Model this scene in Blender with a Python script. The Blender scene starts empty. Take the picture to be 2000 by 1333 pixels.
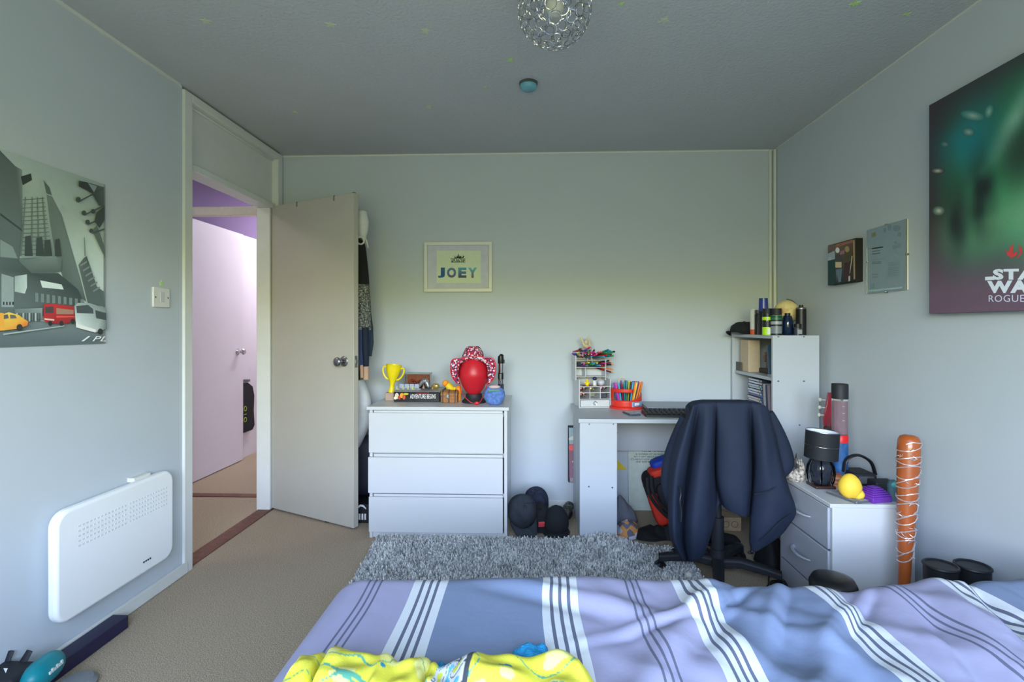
import bpy, bmesh, math, random
from mathutils import Vector, Matrix, noise
random.seed(7)
PI = math.pi
C = bpy.context.scene.collection
SC = bpy.context.scene

# ------------------------------------------------------------------ camera
F = 1000.0; YAW = math.radians(2.18); CZ = 1.2; HOR = 640.0
cam = bpy.data.cameras.new('camera'); camo = bpy.data.objects.new('camera', cam); C.objects.link(camo)
cam.lens = 18.0; cam.sensor_width = 36.0; cam.clip_start = 0.02
cam.shift_y = (HOR - 666.5) / 2000.0
camo.location = (0, 0, CZ); camo.rotation_euler = (PI/2, 0, YAW)
SC.camera = camo
XL, XR, YB, YF, H = -1.69, 1.60, 3.43, -0.65, 2.37
WIN = (-1.15, 1.25, 0.82, 2.12)          # window behind the camera: x0, x1, z0, z1

# ------------------------------------------------------------------ light
w = bpy.data.worlds.new('world'); SC.world = w; w.use_nodes = True
nt = w.node_tree; nt.nodes.clear()
tc = nt.nodes.new('ShaderNodeTexCoord'); sep = nt.nodes.new('ShaderNodeSeparateXYZ')
rmp = nt.nodes.new('ShaderNodeValToRGB'); mr = nt.nodes.new('ShaderNodeMapRange')
bg = nt.nodes.new('ShaderNodeBackground'); ow = nt.nodes.new('ShaderNodeOutputWorld')
mr.inputs['From Min'].default_value = -1; mr.inputs['From Max'].default_value = 1
els = [(0.0, (.145, .155, .125)), (.50, (.20, .215, .10)), (.55, (.56, .55, .15)), (.571, (1.28, 1.28, .36)),
       (.577, (1.78, 1.98, 2.36)), (.612, (1.2, 1.38, 1.70)), (.67, (.58, .76, 1.08)), (1.0, (.33, .45, .67))]
while len(rmp.color_ramp.elements) < len(els): rmp.color_ramp.elements.new(.5)
for e, (p, c) in zip(rmp.color_ramp.elements, els): e.position = p; e.color = (*c, 1)
nt.links.new(tc.outputs['Generated'], sep.inputs[0]); nt.links.new(sep.outputs['Z'], mr.inputs['Value'])
nt.links.new(mr.outputs[0], rmp.inputs[0]); nt.links.new(rmp.outputs[0], bg.inputs[0]); nt.links.new(bg.outputs[0], ow.inputs[0])
bg.inputs['Strength'].default_value = 20.0
lp = bpy.data.lights.new('window_portal', 'AREA'); lpo = bpy.data.objects.new('window_portal', lp); C.objects.link(lpo)
lp.shape = 'RECTANGLE'; lp.size = WIN[1]-WIN[0]; lp.size_y = WIN[3]-WIN[2]; lp.cycles.is_portal = True
lpo.location = ((WIN[0]+WIN[1])/2, YF-.05, (WIN[2]+WIN[3])/2); lpo.rotation_euler = (PI/2, 0, 0)
hl = bpy.data.lights.new('hall_far_fill', 'AREA'); hlo = bpy.data.objects.new('hall_far_fill', hl); C.objects.link(hlo)  # added area light standing in for daylight in the hall, no fitting there
hl.shape = 'RECTANGLE'; hl.size = .5; hl.size_y = 1.2; hl.energy = 30; hl.color = (1.0, .97, .97)
hlo.location = (-2.0, 5.3, 2.42)
h2 = bpy.data.lights.new('hall_near_fill', 'AREA'); h2o = bpy.data.objects.new('hall_near_fill', h2); C.objects.link(h2o)  # added fill to brighten the near face of the hall beam, no real source
h2.shape = 'DISK'; h2.size = .3; h2.energy = 5.0; h2.color = (1.0, .93, .85); h2o.location = (-2.2, 2.3, 2.2)
SC.view_settings.view_transform = 'Standard'; SC.view_settings.look = 'None'
SC.view_settings.gamma = 1; SC.view_settings.use_curve_mapping = False
SC.view_settings.exposure = 0.0
SC.cycles.use_denoising = True; SC.cycles.max_bounces = 10; SC.cycles.diffuse_bounces = 6
SC.cycles.sample_clamp_indirect = 6

# ------------------------------------------------------------------ helpers
_s, _c = math.sin(YAW), math.cos(YAW)
def P(px, py, X=None, Y=None, Z=None):
    """a point of the photograph set down on a plane of the room"""
    a = (px-1000)/F; d = (-_s + a*_c, _c + a*_s, (HOR-py)/F)
    t = X/d[0] if X is not None else Y/d[1] if Y is not None else (Z-CZ)/d[2]
    return Vector((d[0]*t, d[1]*t, CZ + d[2]*t))
def lin(c):
    r = []
    for v in c[:3]:
        v = max(0, min(255, v))/255.0
        r.append(v/12.92 if v <= .04045 else ((v+.055)/1.055)**2.4)
    return tuple(r)

class MB:
    def __init__(s): s.v = []; s.f = []; s.mi = []; s.col = []; s.uv = None
    def add(s, vs, fs, mi=0, col=None, M=None):
        b = len(s.v)
        for q in vs:
            q = Vector(q); s.v.append(M @ q if M is not None else q)
        for i, f in enumerate(fs):
            s.f.append([b+k for k in f]); s.mi.append(mi); s.col.append(col)
        return b
    def box(s, x0, x1, y0, y1, z0, z1, mi=0, col=None, M=None):
        vs = [(x, y, z) for x in (x0, x1) for y in (y0, y1) for z in (z0, z1)]
        s.add(vs, [(0,1,3,2),(4,6,7,5),(0,4,5,1),(2,3,7,6),(0,2,6,4),(1,5,7,3)], mi, col, M); return s
    def tube(s, pts, r, n=10, mi=0, col=None, closed=False, M=None, flat=None, cap=True):
        pts = [Vector(p) for p in pts]; N = len(pts); rs = r if isinstance(r, (list, tuple)) else [r]*N
        T = []
        for i in range(N):
            a = pts[i-1] if (i > 0 or closed) else pts[i]; b = pts[(i+1) % N] if (i < N-1 or closed) else pts[i]
            t = (b-a); T.append(t.normalized() if t.length > 1e-9 else Vector((0,0,1)))
        u = T[0].orthogonal().normalized()
        if flat is not None:
            u = Vector(flat[0]); u = (u - T[0]*u.dot(T[0])).normalized()
        vs = []
        for i in range(N):
            u = (u - T[i]*u.dot(T[i])); u = u.normalized() if u.length > 1e-6 else T[i].orthogonal().normalized()
            v = T[i].cross(u)
            for k in range(n):
                a = 2*PI*k/n; fl = flat[1] if flat else 1
                vs.append(pts[i] + u*math.cos(a)*rs[i] + v*math.sin(a)*rs[i]*fl)
        fs = []
        for i in range(N if closed else N-1):
            j = (i+1) % N
            for k in range(n): fs.append((i*n+k, i*n+(k+1) % n, j*n+(k+1) % n, j*n+k))
        if not closed and cap: fs.append(tuple(range(n-1, -1, -1))); fs.append(tuple((N-1)*n+k for k in range(n)))
        s.add(vs, fs, mi, col, M); return s
    def cyl(s, p0, p1, r0, r1=None, n=20, mi=0, col=None, M=None):
        return s.tube([p0, p1], [r0, r0 if r1 is None else r1], n, mi, col, M=M)
    def lathe(s, prof, c=(0,0,0), n=28, mi=0, col=None, M=None, sx=1, sy=1):
        c = Vector(c); vs = []; fs = []; m = len(prof)
        for r, z in prof:
            for k in range(n):
                a = 2*PI*k/n; vs.append(c + Vector((r*math.cos(a)*sx, r*math.sin(a)*sy, z)))
        for i in range(m-1):
            for k in range(n): fs.append((i*n+k, i*n+(k+1) % n, (i+1)*n+(k+1) % n, (i+1)*n+k))
        if prof[0][0] > 1e-6: fs.append(tuple(range(n-1, -1, -1)))
        if prof[-1][0] > 1e-6: fs.append(tuple((m-1)*n+k for k in range(n)))
        s.add(vs, fs, mi, col, M); return s
    def ell(s, c, r, n=20, m=12, mi=0, col=None, M=None, fn=None):
        c = Vector(c); vs = []; fs = []
        for i in range(m+1):
            t = PI*i/m
            for k in range(n):
                a = 2*PI*k/n; d = Vector((math.sin(t)*math.cos(a), math.sin(t)*math.sin(a), math.cos(t)))
                q = Vector((d.x*r[0], d.y*r[1], d.z*r[2]))
                if fn: q = fn(q, d)
                vs.append(c+q)
        for i in range(m):
            for k in range(n): fs.append((i*n+k, (i+1)*n+k, (i+1)*n+(k+1) % n, i*n+(k+1) % n))
        s.add(vs, fs, mi, col, M); return s
    def prism(s, poly, fn, d0, d1, mi=0, col=None, M=None):
        """poly of 2-d points swept between d0 and d1; fn(a, b, d) -> point"""
        n = len(poly); vs = [fn(a, b, d0) for a, b in poly] + [fn(a, b, d1) for a, b in poly]
        fs = [tuple(range(n-1, -1, -1)), tuple(range(n, 2*n))] + [(i, (i+1) % n, n+(i+1) % n, n+i) for i in range(n)]
        s.add(vs, fs, mi, col, M); return s
    def grid(s, fn, nu, nv, mi=0, col=None, M=None, closed=False, uv=None):
        b = len(s.v); vs = [fn(i/nu, j/nv) for j in range(nv+1) for i in range(nu+1)]
        fs = [(j*(nu+1)+i, j*(nu+1)+i+1, (j+1)*(nu+1)+i+1, (j+1)*(nu+1)+i) for j in range(nv) for i in range(nu)]
        s.add(vs, fs, mi, col, M)
        if uv:
            if s.uv is None: s.uv = {}
            for j in range(nv+1):
                for i in range(nu+1): s.uv[b+j*(nu+1)+i] = uv(i/nu, j/nv)
        return s
    def torus(s, c, R, r, ax=(0,0,1), n=20, m=6, mi=0, col=None, M=None):
        ax = Vector(ax).normalized(); u = ax.orthogonal().normalized(); v = ax.cross(u); c = Vector(c)
        return s.tube([c + u*R*math.cos(2*PI*k/n) + v*R*math.sin(2*PI*k/n) for k in range(n)], r, m, mi, col, True, M)
    def poly(s, pts, col=None, mi=0, M=None):
        """one flat face; col may be one colour or one per corner"""
        s.add(pts, [tuple(range(len(pts)))], mi, col, M); return s
    def text(s, body, o, u, v, w, h, col=None, mi=0, bold=0.0, shear=0.0, thick=0.0):
        """lettering filling a w x h box at o along u (right) and v (up)"""
        cu = bpy.data.curves.new('t', 'FONT'); cu.body = body; cu.offset = bold; cu.shear = shear; cu.resolution_u = 3
        cu.align_x = 'CENTER'; cu.space_line = .95; cu.space_character = 1.06 + bold
        ob = bpy.data.objects.new('t', cu); C.objects.link(ob)
        dg = bpy.context.evaluated_depsgraph_get(); dg.update()
        me = bpy.data.meshes.new_from_object(ob.evaluated_get(dg))
        q = [x.co.copy() for x in me.vertices]; fs = [tuple(p.vertices) for p in me.polygons]
        bpy.data.objects.remove(ob); bpy.data.curves.remove(cu); bpy.data.meshes.remove(me)
        if not q: return s
        x0 = min(p.x for p in q); x1 = max(p.x for p in q); y0 = min(p.y for p in q); y1 = max(p.y for p in q)
        o = Vector(o); u = Vector(u).normalized(); v = Vector(v).normalized(); n = u.cross(v)
        s.add([o + u*((p.x-x0)/(x1-x0)*w) + v*((p.y-y0)/(y1-y0)*h) + n*thick for p in q], fs, mi, col); return s
    def xf(s, M):
        s.v = [M @ q for q in s.v]; return s

ORG = {}
def build(name, mb, mats, parent=None, bevel=0, sub=0, solid=0, smooth=40, seg=2):
    me = bpy.data.meshes.new(name)
    og = ORG.get(parent.name, Vector()) if parent else Vector()
    me.from_pydata([tuple(q-og) for q in mb.v], [], mb.f)
    if not isinstance(mats, (list, tuple)): mats = [mats]
    for m in mats: me.materials.append(m)
    me.polygons.foreach_set('material_index', mb.mi)
    if any(c is not None for c in mb.col):
        at = me.color_attributes.new('Col', 'FLOAT_COLOR', 'CORNER'); flat = []
        for p, c in zip(me.polygons, mb.col):
            c = c if c is not None else (128,128,128)
            if isinstance(c[0], (tuple, list)):
                for k in range(p.loop_total): flat += [*lin(c[k]), 1]
            else:
                l = lin(c)
                for k in range(p.loop_total): flat += [*l, 1]
        at.data.foreach_set('color', flat)
    if mb.uv:
        ul = me.uv_layers.new(name='UVMap')
        for lo in me.loops: ul.data[lo.index].uv = mb.uv.get(lo.vertex_index, (0,0))
    if smooth:
        me.polygons.foreach_set('use_smooth', [True]*len(me.polygons)); me.set_sharp_from_angle(angle=math.radians(smooth))
    me.update()
    o = bpy.data.objects.new(name, me); C.objects.link(o)
    if parent: o.parent = parent; ORG[o.name] = og
    else: ORG[o.name] = Vector()
    if bevel:
        b = o.modifiers.new('bevel', 'BEVEL'); b.width = bevel; b.segments = seg; b.limit_method = 'ANGLE'; b.angle_limit = math.radians(40)
    if solid:
        b = o.modifiers.new('solid', 'SOLIDIFY'); b.thickness = solid; b.offset = 0
    if sub:
        b = o.modifiers.new('sub', 'SUBSURF'); b.levels = sub; b.render_levels = sub
    return o
LABELS = {}
def tag(o, label=None, cat=None, group=None, kind=None):
    if label: o['label'] = label
    if cat: o['category'] = cat
    if group: o['group'] = group
    if kind: o['kind'] = kind
    return o
def thing(name, label, cat, loc=(0,0,0), rot=None, group=None):
    """Empty at the base of a thing; with rot the parts are given in its own frame, else in room coordinates"""
    o = bpy.data.objects.new(name, None); C.objects.link(o); o.location = loc; o.empty_display_size = .05
    if rot is not None: o.rotation_euler = rot; ORG[o.name] = Vector()
    else: ORG[o.name] = Vector(loc)
    return tag(o, label, cat, group)
def solo(name, mb, mats, label, cat, group=None, **k):
    """a thing that is one mesh: its origin goes to the middle of its base"""
    lo = Vector([min(q[i] for q in mb.v) for i in range(3)]); hi = Vector([max(q[i] for q in mb.v) for i in range(3)])
    og = Vector(((lo.x+hi.x)/2, (lo.y+hi.y)/2, lo.z)); mb.v = [q-og for q in mb.v]
    o = build(name, mb, mats, None, **k); o.location = og; ORG[o.name] = og
    return tag(o, label, cat, group)
def struct(name, mb, mats, **k): return tag(build(name, mb, mats, None, **k), kind='structure')
def dup(root, loc, rot=None, label=None, group=None):
    def cp(o, par):
        c = o.copy(); C.objects.link(c)
        if par: c.parent = par
        for ch in [x for x in o.children]: cp(ch, c)
        return c
    r = cp(root, None); r.location = loc
    if rot is not None: r.rotation_euler = rot
    return tag(r, label, None, group)

# ------------------------------------------------------------------ materials
def mat(name, col, rough=.5, metal=0, var=.06, vs=30, bump=0, bs=200, spec=.5, trans=0, ior=1.45, coat=0, sheen=0, attr=False, alpha=1):
    m = bpy.data.materials.new(name); m.use_nodes = True; t = m.node_tree; b = t.nodes['Principled BSDF']
    b.inputs['Roughness'].default_value = rough; b.inputs['Metallic'].default_value = metal
    b.inputs['Specular IOR Level'].default_value = spec; b.inputs['IOR'].default_value = ior
    b.inputs['Transmission Weight'].default_value = trans; b.inputs['Coat Weight'].default_value = coat
    b.inputs['Sheen Weight'].default_value = sheen; b.inputs['Alpha'].default_value = alpha
    tcn = t.nodes.new('ShaderNodeTexCoord'); nz = t.nodes.new('ShaderNodeTexNoise'); nz.inputs['Scale'].default_value = vs
    nz.inputs['Detail'].default_value = 4; t.links.new(tcn.outputs['Object'], nz.inputs['Vector'])
    mp = t.nodes.new('ShaderNodeMapRange'); mp.inputs['To Min'].default_value = 1-var; mp.inputs['To Max'].default_value = 1+var
    mp.inputs['From Min'].default_value = .25; mp.inputs['From Max'].default_value = .75
    t.links.new(nz.outputs['Fac'], mp.inputs['Value'])
    mx = t.nodes.new('ShaderNodeVectorMath'); mx.operation = 'SCALE'
    if attr:
        an = t.nodes.new('ShaderNodeAttribute'); an.attribute_name = 'Col'; t.links.new(an.outputs['Color'], mx.inputs[0])
    else: mx.inputs[0].default_value = lin(col)
    t.links.new(mp.outputs[0], mx.inputs['Scale']); t.links.new(mx.outputs[0], b.inputs['Base Color'])
    if bump:
        n2 = t.nodes.new('ShaderNodeTexNoise'); n2.inputs['Scale'].default_value = bs; n2.inputs['Detail'].default_value = 3
        t.links.new(tcn.outputs['Object'], n2.inputs['Vector'])
        bp = t.nodes.new('ShaderNodeBump'); bp.inputs['Strength'].default_value = bump; bp.inputs['Distance'].default_value = .004
        t.links.new(n2.outputs['Fac'], bp.inputs['Height']); t.links.new(bp.outputs[0], b.inputs['Normal'])
    return m
def speck(name, cols, scale=300, rough=.95, bump=.6, det=2, voron=False, dist=.006):
    """several colours in fine flecks"""
    m = mat(name, cols[0], rough, bump=bump, bs=scale*.8, spec=.1); t = m.node_tree; b = t.nodes['Principled BSDF']
    tcn = [n for n in t.nodes if n.type == 'TEX_COORD'][0]
    nz = t.nodes.new('ShaderNodeTexVoronoi' if voron else 'ShaderNodeTexNoise'); nz.inputs['Scale'].default_value = scale
    if not voron: nz.inputs['Detail'].default_value = det
    rp = t.nodes.new('ShaderNodeValToRGB'); e = rp.color_ramp.elements
    while len(e) < len(cols): e.new(.5)
    for i, c in enumerate(cols):
        e[i].position = (i/(len(cols)-1))*(.4 if not voron else 1)+(.3 if not voron else 0); e[i].color = (*lin(c), 1)
    if voron: rp.color_ramp.interpolation = 'CONSTANT'
    t.links.new(tcn.outputs['Object'], nz.inputs['Vector'])
    if voron:
        sp = t.nodes.new('ShaderNodeSeparateColor'); t.links.new(nz.outputs['Color'], sp.inputs[0]); t.links.new(sp.outputs[0], rp.inputs[0])
    else: t.links.new(nz.outputs['Fac'], rp.inputs[0])
    t.links.new(rp.outputs[0], b.inputs['Base Color'])
    return m
M = {}
M['wall'] = mat('wall_paint', (190,198,205), .85, var=.015, vs=3, bump=.05, bs=90)
M['ceil'] = mat('ceiling_artex', (188,191,194), .9, var=.02, vs=4, bump=.9, bs=75)
M['white'] = mat('white_gloss_paint', (216,216,212), .4, var=.015, vs=6)
M['trimw'] = mat('trim_paint', (214,216,212), .5, var=.03, vs=12, bump=.15, bs=40)
M['lam'] = mat('white_laminate', (198,200,203), .32, var=.008, vs=5)
M['greylam'] = mat('pale_grey_laminate', (180,186,194), .42, var=.012, vs=6)
M['doorp'] = mat('door_paint', (180,177,166), .55, var=.02, vs=5, bump=.05, bs=30)
M['pink'] = mat('hall_white_paint', (222,216,226), .5, var=.015, vs=5)
M['purple'] = mat('hall_purple_paint', (116,97,138), .8, var=.03, vs=5)
M['beam'] = mat('beige_gloss', (232,220,192), .5)
M['wood'] = mat('brown_threshold_wood', (112,72,58), .6, var=.3, vs=60, bump=.3, bs=80)
M['black'] = mat('black_plastic', (24,25,28), .4)
M['blackm'] = mat('black_matt_plastic', (30,32,38), .6, bump=.1, bs=300)
M['chrome'] = mat('chrome', (205,205,208), .12, 1)
M['steel'] = mat('brushed_steel', (150,152,155), .3, 1)
M['print'] = mat('printed_colour', (255,255,255), .6, attr=True, var=.03, vs=80)
M['gprint'] = mat('glossy_printed_colour', (255,255,255), .3, attr=True, var=.03, vs=80)
M['carpet'] = speck('beige_carpet', [(124,110,94), (174,157,136), (206,190,168)], 260, bump=.9, det=3)
M['glass'] = mat('clear_glass', (245,250,250), .03, trans=1, var=0)
# ------------------------------------------------------------------ the room
b = MB().box(-3.6, 1.75, -.8, 7.2, -.06, 0); struct('floor', b, M['carpet'])
b = MB().box(XL-.1, 1.75, YF-.15, YB+.1, H, H+.05); struct('ceiling', b, M['ceil'])
b = MB().box(XL-.1, XL, YF-.1, 2.417, 0, H).box(XL-.1, XL, 3.388, YB+.1, 0, H); struct('wall_left', b, M['wall'])
b = MB().box(XL-.1, XR+.1, YB, YB+.1, 0, H); struct('wall_back', b, M['wall'])
b = MB().box(XR, XR+.1, YF-.1, YB, 0, H); struct('wall_right', b, M['wall'])
x0, x1, z0, z1 = WIN
b = MB().box(XL, x0, YF-.1, YF, 0, H).box(x1, XR, YF-.1, YF, 0, H).box(x0, x1, YF-.1, YF, 0, z0).box(x0, x1, YF-.1, YF, z1, H)
struct('wall_front', b, M['wall'])
b = MB()
for q in ((x0, x0+.05, z0, z1), (x1-.05, x1, z0, z1), (x0, x1, z0, z0+.05), (x0, x1, z1-.05, z1), ((x0+x1)/2-.03, (x0+x1)/2+.03, z0, z1)):
    b.box(q[0], q[1], YF-.08, YF-.03, q[2], q[3])
struct('window_1', b, M['white'])
# painted bead along the wall tops, and skirting
b = MB().box(XL, XR, YB-.007, YB, H-.011, H); struct('trim_1', b, M['trimw'])
b = MB().box(XL, XL+.007, YF, 2.40, H-.013, H); struct('trim_2', b, M['trimw'])
b = MB().box(XR-.005, XR, YF, YB-.007, H-.007, H); struct('trim_3', b, M['trimw'])
b = MB().box(1.557, 1.572, YB-.018, YB, 0, H-.004).box(1.580, 1.597, YB-.03, YB, 0, H-.004); struct('trim_4', b, M['trimw'], bevel=.003)
b = MB().box(XL, XL+.016, YF, 2.44, 0, .058); struct('baseboard_left', b, M['trimw'], bevel=.006)
b = MB().box(XL, XR, YB-.014, YB, 0, .05); struct('baseboard_back', b, M['trimw'], bevel=.005)
b = MB().box(XR-.014, XR, YF, YB-.014, 0, .05); struct('baseboard_right', b, M['trimw'], bevel=.005)
# full-height door frame with a panel over the door
b = MB()
b.box(XL-.11, XL+.012, 2.417, 2.477, 0, H-.012)            # near stile
b.box(XL-.11, XL+.012, 3.335, 3.392, 0, H-.012)            # far stile
b.box(XL-.11, XL+.012, 2.477, 3.335, 2.315, H-.012)        # top rail
b.box(XL-.07, XL-.03, 2.477, 3.335, 2.02, 2.315)           # panel
b.box(XL-.03, XL-.018, 2.477, 3.335, 2.302, 2.315)
b.box(XL-.11, XL-.005, 2.477, 3.335, 1.985, 2.02)          # head
b.box(XL-.11, XL-.02, 3.285, 3.335, 0, 1.985)              # stop of the far jamb
b.box(XL-.11, XL-.06, 2.477, 2.487, 0, 1.985)
struct('trim_5', b, M['trimw'], bevel=.004)
b = MB().box(XL-.10, XL-.01, 2.477, 3.335, 0, .008); struct('trim_6', b, M['wood'], bevel=.003)
# the open door
dh = Vector((-1.708, 3.305, .012)); df = Vector((-1.05, 2.985, .012)); dv = (df-dh); dw = dv.length; ang = math.atan2(dv.y, dv.x)
DM = Matrix.Translation(dh) @ Matrix.Rotation(ang, 4, 'Z')
b = MB().box(0, dw, 0, .04, 0, 1.985, M=DM)
door = struct('door_1', b, M['doorp'], bevel=.003)
k = MB()
kx, kz = dw-.075, .985
def lath_y(mb, x, z, prof, sgn, **kw):
    mb.lathe(prof, n=28, M=DM @ Matrix.Translation((x, 0 if sgn < 0 else .04, z)) @ Matrix.Rotation(PI/2 if sgn < 0 else -PI/2, 4, 'X'), **kw)
lath_y(k, kx, kz, [(.0, 0), (.031, 0), (.031, .004), (.026, .008), (.012, .011), (.010, .03), (.014, .036), (.024, .042), (.028, .052), (.027, .06), (.02, .066), (0, .067)], -1)
lath_y(k, kx, kz, [(.0, 0), (.031, 0), (.031, .004), (.026, .008), (.012, .011), (.010, .03), (.014, .036), (.024, .042), (.028, .052), (.027, .06), (.02, .066), (0, .067)], 1)
build('door_knob', k, M['steel'], door, smooth=50)
k = MB().box(dw-.0005, dw+.0015, .010, .030, .95, 1.02, M=DM); k.box(dw, dw+.008, .014, .026, .975, .995, M=DM)
build('latch_plate', k, M['steel'], door)
k = MB()
for fx in (.33, .78): k.box(dw*fx-.004, dw*fx+.004, -.0015, .006, 1.955, 1.988, M=DM)
k.box(dw-.012, dw, -.001, .02, 1.985, 1.989, M=DM)
build('hanger_clip', k, M['steel'], door)
k = MB()
for z in (.25, 1.72): k.cyl(DM @ Vector((-.006, .044, z)), DM @ Vector((-.006, .044, z+.09)), .006, n=10)
build('hinge', k, M['steel'], door)
# the hall seen through the doorway
XH = -2.65
b = MB().box(XH-.1, XH, 1.0, 7.2, 0, 2.05, 0).box(XH-.1, XH, 1.0, 7.2, 2.05, 2.45, 1); struct('wall_hall', b, [M['pink'], M['purple']])
b = MB().box(XH, XL-.1, 7.1, 7.2, 0, 2.45).box(XH, XL-.1, .9, 1.0, 0, 2.45); struct('wall_hall_end', b, M['pink'])
b = MB().box(XL-.13, XL-.1, YB+.1, 7.1, 0, 2.45); struct('wall_hall_side', b, M['pink'])
b = MB().box(XH-.1, XL-.1, .9, 7.2, 2.45, 2.5); struct('ceiling_hall', b, M['white'])
b = MB().box(XH, XL-.1, 3.56, 3.62, 2.0, 2.06); struct('trim_7', b, M['beam'], bevel=.003)
b = MB().box(XH+.05, XL-.11, 3.535, 3.60, 0, .007); struct('trim_8', b, M['wood'], bevel=.002)
b = MB().box(XH, XH+.012, 5.0, 6.4, 1.985, 2.05); struct('trim_9', b, M['white'], bevel=.003)
b = MB().box(XH+.008, XH+.048, 3.66, 4.53, .006, 2.04); hd = struct('door_2', b, M['pink'], bevel=.003)
k = MB(); KM = Matrix.Translation((XH+.048, 4.44, .985)) @ Matrix.Rotation(PI/2, 4, 'Y')
k.lathe([(0, 0), (.03, 0), (.03, .004), (.012, .01), (.01, .03), (.024, .042), (.028, .055), (.02, .066), (0, .067)], M=KM)
build('door_knob', k, M['chrome'], hd, smooth=50)

# ------------------------------------------------------------------ chest of drawers
cx0, cx1, cy0, cy1, ct = -.928, -.133, 2.885, 3.40, .750
t = thing('chest_of_drawers', 'white three-drawer chest carrying the hat and trophy, beside the open door', 'chest of drawers', ((cx0+cx1)/2, (cy0+cy1)/2, 0))
b = MB().box(cx0+.004, cx0+.022, cy0+.004, cy1, 0, ct-.02).box(cx1-.022, cx1-.004, cy0+.004, cy1, 0, ct-.02).box(cx0+.022, cx1-.022, cy1-.01, cy1, .02, ct-.02)
b.box(cx0+.022, cx1-.022, cy0+.012, cy0+.03, 0, .034)
for z in (.24, .468, .70): b.box(cx0+.022, cx1-.022, cy0+.03, cy0+.05, z-.012, z+.012)
build('carcass', b, M['lam'], t, bevel=.0015)
b = MB().box(cx0-.008, cx1+.006, cy0-.012, cy1, ct-.019, ct); build('top_panel', b, M['lam'], t, bevel=.002)
for i, (z0, z1, pull) in enumerate(((.036, .236, 0), (.262, .464, .012), (.488, .714, 0))):
    f = MB().box(cx0+.003, cx1-.028, cy0-.006-pull, cy0+.012-pull, z0, z1)
    f.box(cx0+.025, cx1-.03, cy0+.012-pull, cy0+.02, z0+.02, z1-.03)
    f.box(cx0+.026, cx1-.03, cy0+.012, cy0+.028, z1-.006, z1+.012)
    build('drawer', f, M['lam'], t, bevel=.0015)

# ------------------------------------------------------------------ desk with its shelf tower
DZ = .697; dx0, dx1, dy0, dy1 = .264, 1.325, 2.83, 3.405
t = thing('desk', 'pale grey desk with a built-in shelf tower in the back corner', 'desk', ((dx0+dx1)/2, (dy0+dy1)/2, 0))
b = MB().box(dx0-.006, dx1, dy0-.006, dy1, DZ-.022, DZ); build('desktop', b, M['greylam'], t, bevel=.002)
tx0, tx1, tz = 1.308, 1.556, 1.157
def scr(mb, x, y, z): mb.cyl((x, y-.0012, z), (x, y+.002, z), .0045, n=12)
b = MB().box(dx0+.002, dx0+.206, dy0+.004, dy0+.022, 0, DZ-.022); lg = build('leg', b, M['greylam'], t, bevel=.0015)
for px, py in ((1151, 829), (1198, 829), (1206, 846), (1150, 951), (1196, 953)): q = P(px, py, Y=dy0+.003); s = MB(); scr(s, q.x, q.y, q.z); build('screw_head', s, M['steel'], lg)
b = MB().box(dx0+.01, dx0+.028, dy0+.022, dy1-.03, 0, DZ-.022); build('leg', b, M['greylam'], t, bevel=.0015)
b = MB().box(dx0+.206, tx0, dy1-.06, dy1-.044, .40, DZ-.022); build('modesty_panel', b, M['greylam'], t)
b = MB().box(tx0, tx1, dy0, dy0+.018, 0, tz); sd = build('tower_side', b, M['greylam'], t, bevel=.0015)
for px, py in ((1520, 658), (1570, 658), (1520, 745), (1570, 745), (1525, 831), (1562, 831)): q = P(px, py, Y=dy0-.001); s = MB(); scr(s, q.x, q.y, q.z); build('screw_head', s, M['steel'], sd)
b = MB().box(tx0, tx1, dy1-.018, dy1, 0, tz); build('tower_side', b, M['greylam'], t, bevel=.0015)
b = MB().box(tx1-.006, tx1, dy0+.018, dy1-.018, .3, tz-.018); build('tower_back', b, M['greylam'], t)
for z in (tz-.018, .905, .679, .40, .06):
    b = MB().box(tx0+.003 if z > 1 else tx0+.014, tx1-.006, dy0+.018, dy1-.018, z, z+.018); build('shelf', b, M['greylam'], t, bevel=.001)

# ------------------------------------------------------------------ bedside cabinet
nx0, nx1, ny0, ny1, NZ = 1.18, 1.50, 2.06, 2.487, .505
t = thing('bedside_cabinet', 'white bedside cabinet with grey drawer fronts against the right wall', 'cabinet', ((nx0+nx1)/2, (ny0+ny1)/2, 0))
b = MB().box(nx0+.004, nx1, ny0+.002, ny0+.018, 0, NZ-.016).box(nx0+.004, nx1, ny1-.018, ny1-.002, 0, NZ-.016).box(nx1-.008, nx1, ny0+.018, ny1-.018, .02, NZ-.016)
b.box(nx0+.03, nx0+.046, ny0+.018, ny1-.018, 0, .11); build('carcass', b, M['lam'], t, bevel=.0015)
b = MB().box(nx0-.006, nx1, ny0, ny1, NZ-.016, NZ); build('top_panel', b, M['lam'], t, bevel=.002)
M['satin'] = mat('satin_silver_handle', (186,190,198), .3, .35)
M['drawgrey'] = mat('grey_drawer_front', (168,172,182), .4, var=.02)
for z0, z1 in ((.318, .484), (.124, .31), (.006, .116)):
    f = MB().box(nx0-.004, nx0+.012, ny0+.02, ny1-.02, z0, z1); dr = build('drawer', f, M['drawgrey'], t, bevel=.002)
    if z0 > .1:
        zc = (z0+z1)/2; pts = []
        for i in range(13):
            a = i/12; pts.append((nx0-.006-.026*math.sin(PI*a)**.6, (ny0+ny1)/2+.07-.14*a, zc))
        h = MB().tube(pts, [.0035+.0065*(1-i/12) for i in range(13)], 10); build('handle', h, M['satin'], dr)

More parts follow.
